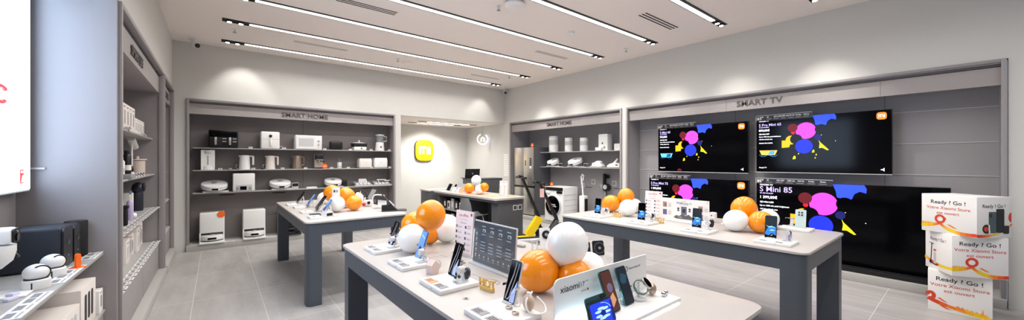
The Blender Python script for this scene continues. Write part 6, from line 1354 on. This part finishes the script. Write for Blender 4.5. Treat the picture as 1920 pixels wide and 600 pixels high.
# big camera at the frame edge on a white post
t = thing('security_camera', 'big white camera with black lens face at the far left edge', 'camera', (-.80, 2.86, NZ), FACE_LEFT)
obj('post', MB().box((-.05, .05, .10), (.03, .05, .20), WHITE, bev=.006), t); obj('stand_plate', MB().box((.0, .0, .004), (.16, .2, .008), WHITE, bev=.002), t)
obj('bowl', MB().lathe((0, .02, .21), [(0, -.085), (.03, -.08), (.062, -.045), (.072, 0), (.072, .03), (0, .03)], WHITE, n=36), t)
h_ = obj('head', MB().box((0, .03, .285), (.085, .16, .075), WHITE, bev=.018, seg=4), t); obj('face_plate', MB().rr((0, -.051, .285), .072, .066, .006, .012, BLACK), h_)
obj('lens', MB().cyl((.0, -.056, .275), .018, .006, GLASSB, rot=(PI / 2, 0, 0)).cyl((-.0, -.056, .302), .006, .004, GREYP, rot=(PI / 2, 0, 0), n=12), h_); obj('dark_slit', MB().tube([(.055, -.045, .17), (.066, -.03, .19), (.068, -.03, .215)], .006, BLACK, n=8), t)
solo('white_carton', MB().box((0, 0, .09), (.12, .12, .18), WHITEM, bev=.003), 'white carton at the extreme left edge under the big camera', 'box', (-.80, 2.60, NZ), FACE_LEFT)
for k, (ya, n, lb) in enumerate(((2.46, 3, 'nearest the camera'), (2.76, 1, 'below the round cameras'), (3.02, 4, 'in front of the loudspeaker'), (3.62, 3, 'beside the end panel'))):
    for i in range(n): solo('price_card', CARDM, 'white price card lying on the left shelf edge, group ' + lb, 'price card', (-.655, ya + i * .108, NZ), FACE_LEFT, 'price cards on the camera shelf ' + lb)
# cartons on the lower shelf of the near bay
def bigbox(y0_, y1_, h, X_, label):
    t = thing('camera_carton', label, 'box', (X_, (y0_ + y1_) / 2, .4605), FACE_LEFT, 'camera cartons under the left shelf'); w = y1_ - y0_
    obj('carton', MB().box((0, .13, h / 2), (w, .26, h), BOXW, bev=.003), t); g = MB()
    for q in range(3): g.rr((-w * .22 + q * w * .22, -.001, h * .5), w * .13, h * .62, .001, w * .05, DKTXT if h > .24 else LGREY)
    obj('printed_front', g, t)
bigbox(3.32, 3.66, .265, -.63, 'pale carton with three dark ovals under the left shelf'); bigbox(2.98, 3.29, .20, -.63, 'pale carton with light stripes under the left shelf'); bigbox(2.70, 2.96, .155, -.65, 'low pale carton at the bottom edge under the left shelf')
carton_plain(3.745, -.62, .4605, .10, .12, .155, WHITEM, 'slim white carton in the bottom corner by the end panel', None, 1)
SC.view_settings.view_transform = 'Standard'; SC.view_settings.look = 'None'; SC.view_settings.gamma = 1; SC.view_settings.exposure = 0
SC.view_settings.use_curve_mapping = False
wd = bpy.data.worlds.new('world'); SC.world = wd; wd.use_nodes = True
wd.node_tree.nodes['Background'].inputs[0].default_value = (0.75, 0.82, 1, 1); wd.node_tree.nodes['Background'].inputs[1].default_value = 0.35
SC.cycles.use_denoising = True
